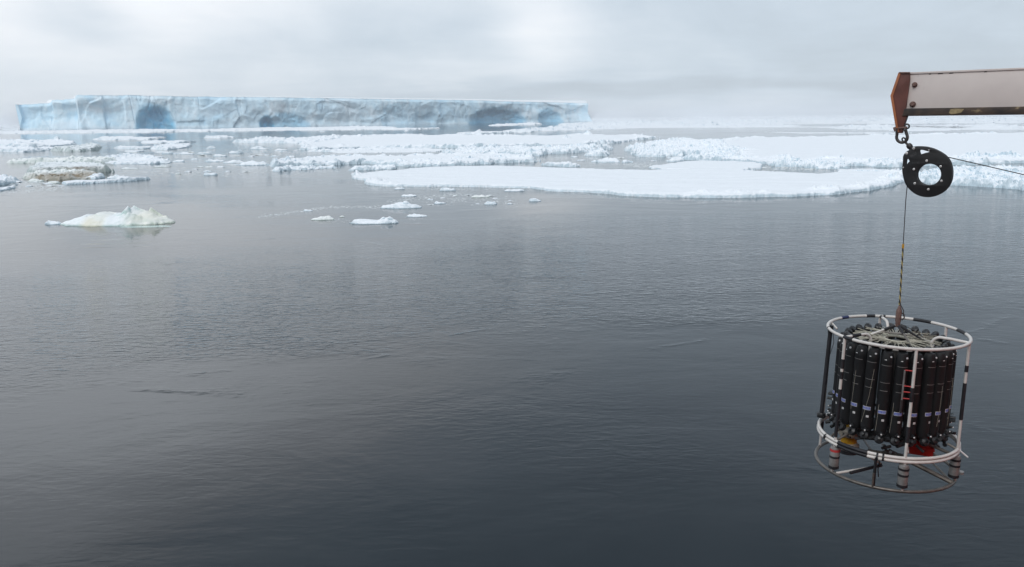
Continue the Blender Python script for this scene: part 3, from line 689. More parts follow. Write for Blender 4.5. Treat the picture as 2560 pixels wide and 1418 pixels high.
# ---------------- far pack ice: one mass that nobody could count
def pack(name, label, polys, a0, a1, d0, d1, na, nd, seed):
    ang = np.linspace(a0, a1, na); dist = d0 * (d1 / d0) ** np.linspace(0, 1, nd)
    A, D = np.meshgrid(ang, dist); gx = D * np.tan(A); gy = D
    jit = (hsh(np.floor(A * 5000), np.floor(D), seed) - 0.5) * D * 0.006
    gy = gy + jit
    m = np.full(gx.shape, -1e9)
    for P in polys: m = np.maximum(m, sdf(gx, gy, np.array([gnd(x, y)[:2] for x, y in P])))
    m = np.minimum(m, 60) + (fbm(gx / 30, gy / 60, seed, 3) - 0.5) * 24
    lead = fbm(gx / 330, gy / 500, seed + 9, 4, 0.55)
    lim = 0.40 - 0.0 * D
    on = (m > 0) & (lead > lim)
    rub = blocks(gx / 7.0, gy / 14.0, seed + 2) * sst(0.40, 0.62, fbm(gx / 45, gy / 90, seed + 4, 3))
    spike = (hsh(np.floor(gx / 6), np.floor(gy / 25), seed + 6) > 0.965) * 0.0
    z = 0.45 + 1.7 * rub + spike * vnoise(gx / 3, gy / 12, 3)
    z = z * (0.15 + 0.85 * np.clip(m / 14, 0, 1) * np.clip((lead - lim) / 0.03, 0, 1))
    z = np.where(on, z, -0.4)
    kq = on[:-1, :-1] | on[:-1, 1:] | on[1:, 1:] | on[1:, :-1]
    V = np.stack([gx, gy, z], -1).reshape(-1, 3)
    V, Q, at_ = compact(V, grid_quads(nd, na, kq), {'dirt': np.zeros(gx.size)})
    o = mesh_np(name, V, Q, ICE, attrs=at_); tag(o, label, kind='stuff'); return o
pack('pack_ice', 'far field of snow-covered pack ice stretching to the horizon on the right',
     [[(1190, 333), (1150, 336.5), (1260, 339), (1330, 340), (1420, 336.5), (1480, 334), (1600, 332), (1700, 330.5), (1800, 329.5), (1860, 327), (1900, 331), (2000, 334), (2200, 334), (2560, 331), (3000, 328), (3000, 279), (2560, 283.3), (2000, 289), (1480, 295), (1475, 306), (1400, 311), (1380, 319), (1300, 324)]],
     math.radians(-4.5), math.radians(42), 325, 13500, 1500, 200, 71)
pack('pack_ice', 'far snow-covered ice behind the left end of the iceberg',
     [[(-400, 333), (-40, 330), (48, 326.5), (60, 318), (48, 311.8), (-400, 317)]], math.radians(-44), math.radians(-31), 560, 13500, 420, 120, 72)

# ---------------- the iceberg
def iceberg():
    root = empty('iceberg')
    tag(root, 'huge flat-topped tabular iceberg with a blue cave on its left, filling the horizon', 'iceberg')
    ns, ntt = 1250, 64
    px = np.linspace(42, 1468, ns)
    # plan line of the face: nearer on the left
    dist = np.interp(px, [42, 200, 700, 1000, 1200, 1468], [1170, 1190, 1330, 1440, 1580, 1800])
    dist = np.convolve(np.pad(dist, 40, 'edge'), np.ones(81) / 81, 'valid')
    def topz(pyx, d):      # height seen at a pixel at that distance
        out = []
        for (x, y), dd in zip(pyx, d):
            v = dirn(x, y); out.append(CAMH + v[2] * dd / v[1])
        return np.array(out)
    ft = np.interp(px, [42, 100, 122, 128, 160, 191, 196, 330, 480, 700, 850, 1000, 1200, 1262, 1350, 1468], [262, 259, 257, 250, 249, 246, 238.5, 238.5, 241.5, 243.5, 246, 248.5, 251.5, 254, 255.5, 258.5])
    jag = (fbm(px / 14, px * 0, 5, 4, 0.6) - 0.5) * 3.0 * np.interp(px, [0, 500, 900, 1468], [1, .7, .35, .3])
    ft = ft + jag
    st = np.interp(px, [42, 300, 500, 700, 1000, 1200, 1400, 1460, 1468], [0.2, 0.3, 0.8, 1.5, 2.2, 3.2, 5.0, 6.5, 5.0])
    zt = topz(zip(px, ft), dist); DEP = 170.0
    zb = topz(zip(px, ft - st), dist + DEP)
    xw = np.array([dirn(x, 300)[0] / dirn(x, 300)[1] for x in px]) * dist
    s = np.concatenate([[0], np.cumsum(np.hypot(np.diff(xw), np.diff(dist)))])
    # outward normal of the face in plan
    tx, ty = np.gradient(xw), np.gradient(dist); ln = np.hypot(tx, ty); nx_, ny_ = ty / ln, -tx / ln
    t = np.linspace(0, 1, ntt) ** 0.9
    Sg, T = np.meshgrid(s, t); PX = np.broadcast_to(px, Sg.shape); ZT = np.broadcast_to(zt, Sg.shape)
    Zc = T * ZT
    # relief
    D = (fbm(Sg / 120, T * 1.2, 11, 3) - 0.5) * 20
    D += (fbm(Sg / 34, Zc / 60, 12, 3) - 0.5) * 8
    def scal(sc, k, amp):      # conchoidal scallops
        x = Sg / sc + 0.6 * fbm(Sg / sc, Zc / sc, k, 2); y = Zc / sc * 0.9
        ix = np.floor(x); iy = np.floor(y); bd = np.full(x.shape, 9.0); bh = np.zeros(x.shape)
        for dx in (-1, 0, 1):
            for dy in (-1, 0, 1):
                cx = ix + dx; cy = iy + dy; ex = x - cx - hsh(cx, cy, k); ey = y - cy - hsh(cx, cy, k + 1)
                d2 = ex * ex + ey * ey; h = hsh(cx, cy, k + 2) - 0.5 + 0.9 * ex * (hsh(cx, cy, k + 3) - .5) + 0.9 * ey * (hsh(cx, cy, k + 4) - .5)
                n = d2 < bd; bh = np.where(n, h, bh); bd = np.where(n, d2, bd)
        return amp * (bh + 0.5 * bd)
    D += scal(46, 21, 3.4) + scal(18, 31, 1.5)
    D += (fbm(Sg / 7, Zc / 9, 14, 3) - 0.5) * 2.4
    # faces of the left end: planes that step
    for a, b, v in ((42, 130, -14), (130, 196, -8), (196, 262, 6), (262, 330, 0)):
        D += v * (sst(a - 2, a + 2, PX) - sst(b - 2, b + 2, PX))
    D += 10 * sst(195, 200, PX) * (1 - sst(200, 225, PX + 26 * T))
    D += 5.0 * (1 - T) ** 6            # foot at the waterline
    D -= 2.5 * sst(0.90, 1.0, T)     # rounded lip
    blue = np.zeros_like(D)
    for _ in range(4):
        Dp = np.pad(D, 1, 'edge'); D = (Dp[:-2, 1:-1] + Dp[2:, 1:-1] + 2 * Dp[1:-1, 1:-1] + Dp[1:-1, :-2] + Dp[1:-1, 2:]) / 6
    cr = np.abs(fbm(Sg / 38, Zc / 160, 51, 3) - 0.5); D -= 1.6 * np.exp(-(cr / 0.012) ** 2) * sst(0.05, 0.3, T) * sst(0.45, 0.6, fbm(Sg / 50, Zc / 40, 52, 2))
    D += (fbm(Sg / 9, Zc / 5, 53, 4, 0.6) - 0.5) * 0.7
    D += 1.6 * (fbm(Sg / 16, Zc / 70, 54, 3) - 0.5) * T
    def cave(cx, w, hgt, deep, sharp, tint, lean=0.0, rag=0.12):
        nonlocal D, blue
        xx = (PX - cx - lean * T) / w; yy = Zc / hgt
        r = np.sqrt(np.abs(xx) ** 2.3 + np.abs(yy) ** 2.0) + (fbm(PX / 9, Zc / 9, int(cx), 3) - 0.5) * rag
        m = 1 - sst(1 - sharp, 1.0, r)
        D = D - deep * m; blue = np.maximum(blue, tint * (1 - sst(0.78, 1.1, r)) * (0.75 + 0.5 * fbm(PX / 14, Zc / 6, 4, 3)))
    cave(386, 53, 38, 20, 0.75, 0.9, rag=0.1)
    cave(668, 22, 19, 10, 0.8, 0.95)
    cave(712, 62, 24, 7, 0.8, 0.55, rag=0.3)
    cave(1240, 76, 33, 17, 0.7, 0.75, rag=0.22)
    cave(1370, 30, 30, 9, 0.7, 0.6, rag=0.3)
    cave(560, 40, 20, 4, 0.7, 0.12, rag=0.3)
    cave(985, 36, 40, 5, 0.7, 0.2, rag=0.35)
    cave(1065, 55, 24, 5, 0.7, 0.12, rag=0.35)
    # collapsed snow heaps in the right-hand recess
    powder = sst(0.55, 0.7, fbm(Sg / 60, Zc / 30, 44, 3)) * (1 - T) * 0.9
    powder = np.maximum(powder, 0.8 * (1 - sst(0.03, 0.13, T)))
    powder = np.maximum(powder, 0.55 * np.exp(-((PX - 600) / 60) ** 2) * (1 - T * .6))
    powder = np.maximum(powder, 0.5 * np.exp(-((PX - 870) / 55) ** 2)); powder = powder * (1 - blue)
    # ends of the face: profile of the corners (px)
    offx = np.interp(T, [0, .12, .4, .62, .85, 1], [8, 6.5, 1.5, -1.0, -1.5, -3.5]) * sst(1380, 1468, PX) + np.interp(T, [0, .3, .5, .7, 1], [5, 4, 6, 3.5, 0]) * (1 - sst(42, 110, PX))
    offw = offx / FPX * np.broadcast_to(dist, PX.shape)
    GX = xw[None, :] + nx_[None, :] * D + offw
    GY = dist[None, :] + ny_[None, :] * D
    GZ = Zc - 1.5 * (T == 0)
    V = np.stack([GX, GY, GZ], -1).reshape(-1, 3)
    Vf, Qf = V, grid_quads(ntt, ns)
    top = np.stack([GX[-1], GY[-1], GZ[-1]], -1)
    # flanks (left and right) and back of the cliff
    nd_ = 14
    VV = [Vf]; QQ = [Qf]; n = len(Vf); AB = [blue.ravel()]; AP = [powder.ravel()]
    for col, sgn in ((0, -1), (ns - 1, 1)):
        u = np.linspace(0, 1, nd_)[None, :]
        ex = GX[:, col][:, None] + (-8 * u * sgn) * 1.0 + u * DEP * (GX[-1, col] / dist[col]) * 0.9
        ey = GY[:, col][:, None] + u * DEP
        ez = GZ[:, col][:, None] + u * (T[:, col] * (zb[col] - zt[col]))[:, None]
        ex = ex + (fbm(u * 6 + 0 * ex, ez / 12, 77 + col, 3) - 0.5) * 10 * np.minimum(u * 6, 1)
        VV.append(np.stack([ex, ey, ez], -1).reshape(-1, 3)); QQ.append(grid_quads(ntt, nd_) + n); n += ex.size
        AB.append(np.zeros(ex.size)); AP.append(np.zeros(ex.size))
    Vc = np.concatenate(VV); Qc = np.concatenate(QQ)
    mesh_np('ice_cliff', Vc, Qc, BERG, root, smooth=True, attrs={'blue': np.concatenate(AB), 'powder': np.concatenate(AP)})
    # snow cap: from the lip of the cliff back
    u = np.linspace(0, 1, 16)[:, None]
    bx = xw * (dist + DEP) / dist; bx[0] = top[0, 0] + DEP * top[0, 0] / dist[0] * .9 + 8
    cx = top[:, 0] * (1 - u) + bx * u; cy = top[:, 1] * (1 - u) + (dist + DEP) * u
    cz = top[:, 2] * (1 - u) + zb * u + (fbm(cx / 60, cy / 60, 91, 3) - 0.5) * 1.2 * np.sin(PI * u) + 0.3 * np.minimum(u * 15, 1)
    cz = cz + np.where(u == 0, 0.15, 0)
    mesh_np('snow_cap', np.stack([cx, cy, cz], -1).reshape(-1, 3), grid_quads(16, ns), BSNOW, root, smooth=True)
    bv = np.stack([np.stack([bx, dist + DEP, zb], -1), np.stack([bx, dist + DEP + 6, zb * 0 - 1.5], -1)], 0).reshape(-1, 3)
    mesh_np('rear_cliff', bv, grid_quads(2, ns), BERG, root)
iceberg()

# ================================================================== OBJECTS
class MB:
    def __init__(self): self.v = []; self.f = []
    def add(self, V, F, mtx=None):
        n = len(self.v)
        for p in V:
            p = Vector(p)
            if mtx is not None: p = mtx @ p
            self.v.append(tuple(p))
        self.f += [tuple(i + n for i in q) for q in F]; return self
    def tube(self, path, r, seg=10, closed=False, caps=True):
        P = [Vector(p) for p in path]; n = len(P); V = []; F = []
        rr = r if isinstance(r, (list, tuple)) else [r] * n
        prev = None
        for i, p in enumerate(P):
            a = P[(i - 1) % n] if (closed or i > 0) else p; b = P[(i + 1) % n] if (closed or i < n - 1) else p
            t = (b - a).normalized()
            if prev is None:
                u = t.orthogonal().normalized()
            else:
                u = (prev - t * prev.dot(t)).normalized()
            prev = u; w = t.cross(u)
            for k in range(seg):
                c = 2 * PI * k / seg; V.append(p + (u * math.cos(c) + w * math.sin(c)) * rr[i])
        m = n if closed else n - 1
        for i in range(m):
            j = (i + 1) % n
            for k in range(seg): F.append((i * seg + k, i * seg + (k + 1) % seg, j * seg + (k + 1) % seg, j * seg + k))
        if caps and not closed:
            F.append(tuple(range(seg - 1, -1, -1))); F.append(tuple((n - 1) * seg + k for k in range(seg)))
        return self.add(V, F)
    def ring(self, R, r, z=0, a0=0, a1=360, seg=10, n=72, c=(0, 0)):
        full = abs(a1 - a0) >= 360; n = max(3, int(n * abs(a1 - a0) / 360)) if not full else n
        pts = [(c[0] + R * math.cos(math.radians(a0 + (a1 - a0) * i / n)), c[1] + R * math.sin(math.radians(a0 + (a1 - a0) * i / n)), z) for i in range(n if full else n + 1)]
        return self.tube(pts, r, seg, closed=full)
    def lathe(self, prof, mtx=None, seg=16, a0=0.0, a1=2 * PI):
        full = a1 - a0 > 6.28; V = []; F = []; n = seg if full else seg + 1
        for r, z in prof:
            for k in range(n):
                a = a0 + (a1 - a0) * k / seg; V.append((r * math.cos(a), r * math.sin(a), z))
        for i in range(len(prof) - 1):
            for k in range(seg):
                k2 = (k + 1) % n; F.append((i * n + k, i * n + k2, (i + 1) * n + k2, (i + 1) * n + k))
        if full:
            if prof[0][0] > 1e-6: F.append(tuple(range(n - 1, -1, -1)))
            if prof[-1][0] > 1e-6: F.append(tuple((len(prof) - 1) * n + k for k in range(n)))
        return self.add(V, F, mtx)
    def box(self, lo, hi, mtx=None, b=0.0):
        (a, c, e), (d, f, g) = lo, hi
        V = [(a, c, e), (d, c, e), (d, f, e), (a, f, e), (a, c, g), (d, c, g), (d, f, g), (a, f, g)]
        return self.add(V, [(3, 2, 1, 0), (4, 5, 6, 7), (0, 1, 5, 4), (1, 2, 6, 5), (2, 3, 7, 6), (3, 0, 4, 7)], mtx)
    def extrude(self, outer, holes, frame, t0, t1):
        "flat outline with holes, given in frame coordinates, from depth t0 to t1 along the frame normal"
        from mathutils.geometry import tessellate_polygon
        loops = [outer] + list(holes)
        tri = tessellate_polygon([[Vector((x, y, 0)) for x, y in l] for l in loops])
        flat = [p for l in loops for p in l]; n = len(flat); O, ex, ey, ez = frame
        V = [O + ex * x + ey * y + ez * t for t in (t0, t1) for x, y in flat]
        F = [tuple(t) for t in tri] + [tuple(i + n for i in reversed(t)) for t in tri]; s = 0
        for l in loops:
            m = len(l)
            for i in range(m):
                j = (i + 1) % m; F.append((s + i, s + j, s + j + n, s + i + n))
            s += m
        return self.add(V, F)
    def build(self, name, mat, parent=None, smooth=True, bevel=0.0):
        me = bpy.data.meshes.new(name); me.from_pydata(self.v, [], self.f); me.update()
        import bmesh
        bm = bmesh.new(); bm.from_mesh(me); bmesh.ops.recalc_face_normals(bm, faces=bm.faces[:])
        if bevel: bmesh.ops.bevel(bm, geom=[e for e in bm.edges if len(e.link_faces) == 2 and e.calc_face_angle(0) > 0.6], offset=bevel, segments=2, affect='EDGES', profile=0.6)
        for f in bm.faces: f.smooth = smooth
        for e in bm.edges:
            if len(e.link_faces) == 2 and e.calc_face_angle(0) > 0.62: e.smooth = False
        bm.to_mesh(me); bm.free()
        me.materials.append(mat)
        o = bpy.data.objects.new(name, me); COL.objects.link(o)
        if parent: o.parent = parent
        return o

WHITE = plain('chipped_white_paint', (0.64, 0.61, 0.58), 0.45, var=0.10, scale=9, wear=0.68, wearcol=(0.42, 0.36, 0.32))
BLACKTAPE = plain('black_tape', (0.018, 0.018, 0.022), 0.55, var=0.3)
NAVY = plain('navy_tape', (0.02, 0.03, 0.10), 0.5)
BLACKPL = plain('black_plastic', (0.016, 0.017, 0.019), 0.42, var=0.3, scale=6)
BOTTLE = plain('black_pvc', (0.008, 0.0085, 0.010), 0.62, var=0.35, scale=5, wear=0.74, wearcol=(0.035, 0.035, 0.04))
GALV = plain('galvanised_steel', (0.17, 0.155, 0.14), 0.45, 0.6, var=0.3, scale=14, wear=0.62, wearcol=(0.16, 0.13, 0.11))
STEEL = plain('housing_grey', (0.27, 0.265, 0.26), 0.45, 0.4, var=0.25, wear=0.64, wearcol=(0.12, 0.11, 0.10))
DSTEEL = plain('dark_steel', (0.07, 0.065, 0.065), 0.5, 0.6, var=0.3)
RUST = plain('rusty_steel', (0.17, 0.105, 0.09), 0.7, 0.2, var=0.4, scale=25, wear=0.6, wearcol=(0.10, 0.06, 0.05))
STICK = plain('white_sticker', (0.80, 0.80, 0.80), 0.5, var=0.05)
BLUE = plain('blue_label', (0.05, 0.09, 0.42), 0.4, var=0.1)
CORD = plain('pale_cord', (0.42, 0.40, 0.33), 0.8, var=0.3, scale=30)
YEL = plain('yellow_housing', (0.62, 0.33, 0.02), 0.4, var=0.1)
CREAM = plain('cream_wrap', (0.50, 0.44, 0.37), 0.6, var=0.12)
RED = plain('red_plastic', (0.36, 0.016, 0.013), 0.45, var=0.2)
REDBAND = plain('red_band', (0.50, 0.05, 0.05), 0.5)
ORANGE = plain('orange_paint', (0.40, 0.15, 0.065), 0.55, var=0.15, scale=6, wear=0.66, wearcol=(0.22, 0.08, 0.04))
SHADOWRED = plain('shadowed_red_paint', (0.12, 0.042, 0.032), 0.55, var=0.25, scale=6, wear=0.64, wearcol=(0.10, 0.05, 0.035))  # end plate's shadowed face, its darkness put into the colour
HULLRED = plain('hull_red_paint', (0.62, 0.075, 0.035), 0.5, var=0.1, scale=0.8)

# ---------------- the beam over the water
up = Vector((0, 0, 1))
A_ = Vector(at(2262, 236, 9.40)); B_ = Vector(at(2560, 228, 8.69))
bx_ = (B_ - A_).normalized(); bn = bx_.cross(up).normalized(); by_ = bn.cross(bx_) * -1
if by_.z < 0: by_ = -by_
if bn.dot(Vector(CP) - A_) < 0: bn = -bn           # towards the camera
BF = (A_, bx_, by_, bn)
def onplane(px, py, F):
    O, ex, ey, ez = F; d = Vector(dirn(px, py)); c = Vector(CP); t = (O - c).dot(ez) / d.dot(ez); p = c + d * t - O
    return (p.dot(ex), p.dot(ey))
boomp = Mat('weathered_boom_paint'); bo = boomp.obj()
cc = boomp.ramp(boomp.noise(bo, 1.3, 5, 0.6), [(0.35, (0.58, 0.52, 0.50)), (0.65, (0.68, 0.62, 0.59))])
rst = boomp.ramp(boomp.noise(bo, 9, 6, 0.7, (1, 1, 0.35)), [(0.64, (0, 0, 0)), (0.74, (1, 1, 1))])
cc = boomp.mix(boomp.math('MULTIPLY', rst, 0.6), cc, (0.20, 0.10, 0.07))
boomp.set(Base_Color=cc, Roughness=0.45); BOOM = boomp.m
fl = Mat('worn_dark_flange'); fo = fl.obj()
cc = fl.ramp(fl.noise(fo, 3.5, 5, 0.7, (1, 1, 2)), [(0.40, (0.022, 0.018, 0.018)), (0.60, (0.075, 0.05, 0.035)), (0.70, (0.34, 0.27, 0.15))])
fl.set(Base_Color=cc, Roughness=0.6); FLANGE = fl.m
boom = empty('crane_boom', A_)
tag(boom, 'pinkish white steel boom reaching in from the right with an orange-edged end plate', 'crane')
bo_p = Matrix.Translation(-A_)
def bbuild(mb, name, mat, parent=boom, **k):
    mb.v = [tuple(Vector(v) - A_) for v in mb.v]; return mb.build(name, mat, parent, **k)
x0, yT0 = onplane(2275, 186, BF); x1, yT1 = onplane(2560, 174, BF); _, yB0 = onplane(2275, 271, BF); _, yB1 = onplane(2560, 267, BF)
_, yF0 = onplane(2300, 290, BF); xe = 5.2
yT = (yT0 + yT1) / 2; yB = (yB0 + yB1) / 2
web = MB().extrude([(x0 - 0.10, yB - .05), (xe, yB - .05), (xe, yT), (x0 - 0.02, yT)], [], BF, -0.02, 0.0)
bbuild(web, 'web_plate', BOOM, bevel=0.002)
bbuild(MB().extrude([(x0 - 0.02, yT), (xe, yT), (xe, yT + 0.022), (x0 - 0.02, yT + 0.022)], [], BF, -0.20, 0.012), 'top_flange', BOOM, bevel=0.004)
xl, yl = onplane(2258, 280, BF)
bbuild(MB().extrude([(xl, yF0), (xe, yF0), (xe, yB), (xl + 0.02, yB)], [], BF, -0.20, 0.05), 'bottom_flange', FLANGE, bevel=0.008)
pl = [onplane(*p, BF) for p in ((2249, 183), (2276, 183), (2276, 200), (2266, 272), (2269, 291), (2263, 308), (2256, 333), (2245, 333), (2243, 329), (2229.5, 240))]
bbuild(MB().extrude(pl, [], BF, -0.05, 0.035), 'end_plate', SHADOWRED, bevel=0.004)
ed = [onplane(*p, BF) for p in ((2248, 182), (2254.5, 182), (2234.5, 241), (2249, 331), (2243, 330), (2228, 240))]
o = bbuild(MB().extrude(ed, [], BF, -0.06, 0.045), 'end_plate_edge', ORANGE, bevel=0.003); o['label'] = 'lit orange folded edge of the end plate'  # edge highlight put into the colour as orange
bbuild(MB().extrude([onplane(*p, BF) for p in ((2250, 180.5), (2276, 180.5), (2276, 184), (2250, 184))], [], BF, -0.10, 0.05), 'cap_strip', RUST, bevel=0.002)
for px, py, s in ((2287, 212, 0.026), (2282, 261, 0.030)):
    x, y = onplane(px, py, BF); O = A_ + bx_ * x + by_ * y
    mt = Matrix.Translation(O) @ Matrix((bx_, by_, bn)).transposed().to_4x4()
    mb = MB().lathe([(s * 1.15, 0), (s * 1.15, 0.008), (s, 0.012)], mt, 14).lathe([(s * .8, 0.012), (s * .8, 0.035), (s * .6, 0.04)], mt, 6)
    bbuild(mb, 'bolt', RUST)
# wear streaks along the top edge (chips of paint, thin plates of rust)
for px, w in ((2344, 12), (2372, 10), (2322, 5), (2460, 6)):
    x, y = onplane(px, 186 - (px - 2275) * 0.042 + 1.5, BF)
    bbuild(MB().extrude([(x, y - .006), (x + w / 214., y - .004), (x + w / 214., y + 0.004), (x + .01, y + .006)], [], BF, 0.0, 0.0025), 'rust_chip', DSTEEL)
x, y = onplane(2375, 276, BF)
bbuild(MB().extrude([(x, y - .03), (x + .03, y - 0.045), (x + .12, y - .03), (x + .15, y + .012), (x + .06, y + .018), (x + .01, y + .01)], [], BF, 0.05, 0.053), 'paint_patch', plain('old_cream_paint', (0.30, 0.24, 0.13), 0.6, var=0.4, scale=30))

# ---------------- block frame
OB = Vector(at(2323, 432, 9.36)); vv = (Vector(CP) - OB).normalized(); vh = Vector((vv.x, vv.y, 0)).normalized()
xr = up.cross(vh).normalized()
if xr.x < 0: xr = -xr
a10 = math.radians(9)
kx = (xr * math.cos(a10) + vh * math.sin(a10)).normalized(); kz = kx.cross(up).normalized()
if kz.dot(vh) < 0: kz = -kz
KF = (OB, kx, up, kz)
def kp(zx, zy): return onplane(2200 + zx / 6.445, 290 + zy / 6.445, KF)
def kpx(px, py): return onplane(px, py, KF)
def k3(px, py, t=0.0):
    x, y = kpx(px, py); return OB + kx * x + up * y + kz * t
block = empty('pulley_block', OB)
tag(block, 'big black teardrop pulley block with a round hole through it, hanging under the boom', 'pulley block')
def kbuild(mb, name, mat, parent=block, O=OB, **k):
    mb.v = [tuple(Vector(v) - O) for v in mb.v]; return mb.build(name, mat, parent, **k)
outl = [(545, 495), (640, 488), (760, 497), (880, 530), (1000, 590), (1085, 655), (1140, 735), (1168, 825), (1178, 920), (1165, 1025), (1120, 1130), (1040, 1218), (930, 1280), (790, 1306), (650, 1285), (530, 1220), (430, 1110), (385, 980), (368, 860), (380, 720), (386, 640), (430, 580), (490, 540)]
def smooth_loop(P, n=4):
    out = []; m = len(P)
    for i in range(m):
        p0, p1, p2, p3 = (np.array(P[(i + j) % m], float) for j in (-1, 0, 1, 2))
        for s in range(n):
            t = s / n; out.append(tuple(0.5 * ((2 * p1) + (-p0 + p2) * t + (2 * p0 - 5 * p1 + 4 * p2 - p3) * t * t + (-p0 + 3 * p1 - 3 * p2 + p3) * t ** 3)))
    return out
outer = [kp(*p) for p in smooth_loop(outl)]
hc = kp(800, 943); hr = 26 / 2000 * 9.36 * 1.03
hole = [(hc[0] + hr * math.cos(2 * PI * i / 40), hc[1] + hr * math.sin(2 * PI * i / 40)) for i in range(40)]
w1 = [kp(*p) for p in ((674, 546), (700, 547), (812, 577), (755, 590), (684, 612), (672, 580))]
w2 = [kp(*p) for p in ((472, 693), (495, 728), (472, 752), (450, 787), (450, 740), (458, 705))]
def grow(w, s=1.35):
    cx = sum(p[0] for p in w) / len(w); cy = sum(p[1] for p in w) / len(w); return [(cx + (p[0] - cx) * s - .006, cy + (p[1] - cy) * s) for p in w]
w1, w2 = grow(w1, 1.1), grow(w2, 1.1)
kbuild(MB().extrude(outer, [hole, w1, w2], KF, 0.028, 0.046), 'cheek_plate', BLACKPL, bevel=0.004)
kbuild(MB().extrude(outer, [hole, grow(w1, 1.15), grow(w2, 1.2)], KF, -0.046, -0.028), 'cheek_plate', BLACKPL, bevel=0.004)
hole2 = [(hc[0] + (p[0] - hc[0]) * 1.12, hc[1] + (p[1] - hc[1]) * 1.12) for p in hole]
sc = [(hc[0] + 0.24 * math.cos(2 * PI * i / 48), hc[1] + 0.24 * math.sin(2 * PI * i / 48)) for i in range(48)]
kbuild(MB().extrude(sc, [hole2], KF, -0.026, 0.026), 'sheave', BLACKPL)
for pts_ in ((outl[-3:] + outl[:1]),):
    q = [kp(*p) for p in pts_]; inn = [(p[0] * .90 + hc[0] * .10, p[1] * .90 + hc[1] * .10) for p in reversed(q)]
    kbuild(MB().extrude(q + inn, [], KF, -0.028, 0.028), 'head_spacer', DSTEEL)
for bxp, byp, s in ((555, 521, 1.25), (442, 601, 1.25), (798, 550, 0.7), (387, 828, 0.7), (763, 720, 1.15), (988, 810, 1.15), (1000, 1043, 1.15), (790, 1178, 1.15), (572, 1083, 1.15), (558, 856, 1.15)):
    x, y = kp(bxp, byp); O = OB + kx * x + up * y + kz * 0.046
    mt = Matrix.Translation(O) @ Matrix((kx, up, kz)).transposed().to_4x4(); r = 0.0118 * s
    kbuild(MB().lathe([(r, 0), (r, 0.005), (r * .62, 0.008), (r * .5, 0.008), (r * .45, 0.003), (0.0, 0.003)], mt, 14), 'bolt', plain('bolt_zinc', (0.62, 0.62, 0.62), 0.35, 0.4) if 'ZN' not in globals() else ZN)
    ZN = bpy.data.materials['bolt_zinc']
ET = plain('engraving_grey', (0.085, 0.085, 0.09), 0.6)
def lettering(txt, zx, zy, size, rot):
    cu = bpy.data.curves.new('lettering', 'FONT'); cu.body = txt; cu.size = size; cu.extrude = 0.0008; cu.align_x = 'CENTER'
    to = bpy.data.objects.new('lettering', cu); COL.objects.link(to); bpy.context.view_layer.update()
    me = bpy.data.meshes.new_from_object(to.evaluated_get(bpy.context.evaluated_depsgraph_get())); bpy.data.objects.remove(to)
    x, y = kp(zx, zy); O = OB + kx * x + up * y + kz * 0.0472
    me.transform(Matrix.Translation(O - OB) @ Matrix((kx, up, kz)).transposed().to_4x4() @ Matrix.Rotation(rot, 4, 'Z'))
    me.materials.append(ET); o = bpy.data.objects.new('lettering', me); COL.objects.link(o); o.parent = block
lettering('BLU', 560, 640, 0.042, math.radians(34)); lettering('C', 640, 770, 0.034, math.radians(34))

# ---------------- shackle and eye between boom and block
sh = empty('bow_shackle', k3(2255, 343)); OS = Vector(sh.location)
tag(sh, 'grey bow shackle joining the end plate of the boom to the pulley block', 'shackle')
def sbuild(mb, name, mat): return kbuild(mb, name, mat, sh, OS)
bowp = [k3(2242.5, 321, 0)]
for i in range(15):
    a = math.radians(158 + i * (384 - 158 + 0) / 14 * 1.0); bowp.append(k3(2255 + 13.6 * math.cos(a), 343 - 13.6 * math.sin(a)))
bowp.append(k3(2263, 323))
sbuild(MB().tube(bowp, 0.0175, 12), 'bow', DSTEEL)
sbuild(MB().tube([k3(2236, 322), k3(2268, 319)], 0.014, 12).tube([k3(2236.5, 318), k3(2239.5, 328)], 0.019, 10), 'pin', RUST)
sbuild(MB().tube([k3(2267.5 + 5.5 * math.cos(a), 316 - 5.5 * math.sin(a), 0.0) for a in np.linspace(0, 2 * PI, 16)[:-1]], 0.010, 8, closed=True), 'pin_eye', DSTEEL)
ey = empty('swivel_eye', k3(2268, 358)); OE = Vector(ey.location)
tag(ey, 'small grey swivel eye with a round collar on top of the pulley block', 'swivel')
def ebuild(mb, name, mat): return kbuild(mb, name, mat, ey, OE)
ebuild(MB().tube([k3(2259.5 + 4.2 * math.cos(a), 349.5 - 5.0 * math.sin(a), 0.02 * math.sin(a)) for a in np.linspace(0, 2 * PI, 16)[:-1]], 0.009, 8, closed=True), 'eye', DSTEEL)
ebuild(MB().tube([k3(2261.5, 353.5), k3(2271, 364)], 0.013, 10), 'shank', DSTEEL)
ebuild(MB().tube([k3(2269, 360.5), k3(2271, 362.5), k3(2274.5, 366.5), k3(2277.5, 370.5), k3(2280, 374)], [0.018, 0.031, 0.034, 0.028, 0.020], 14), 'collar', DSTEEL)

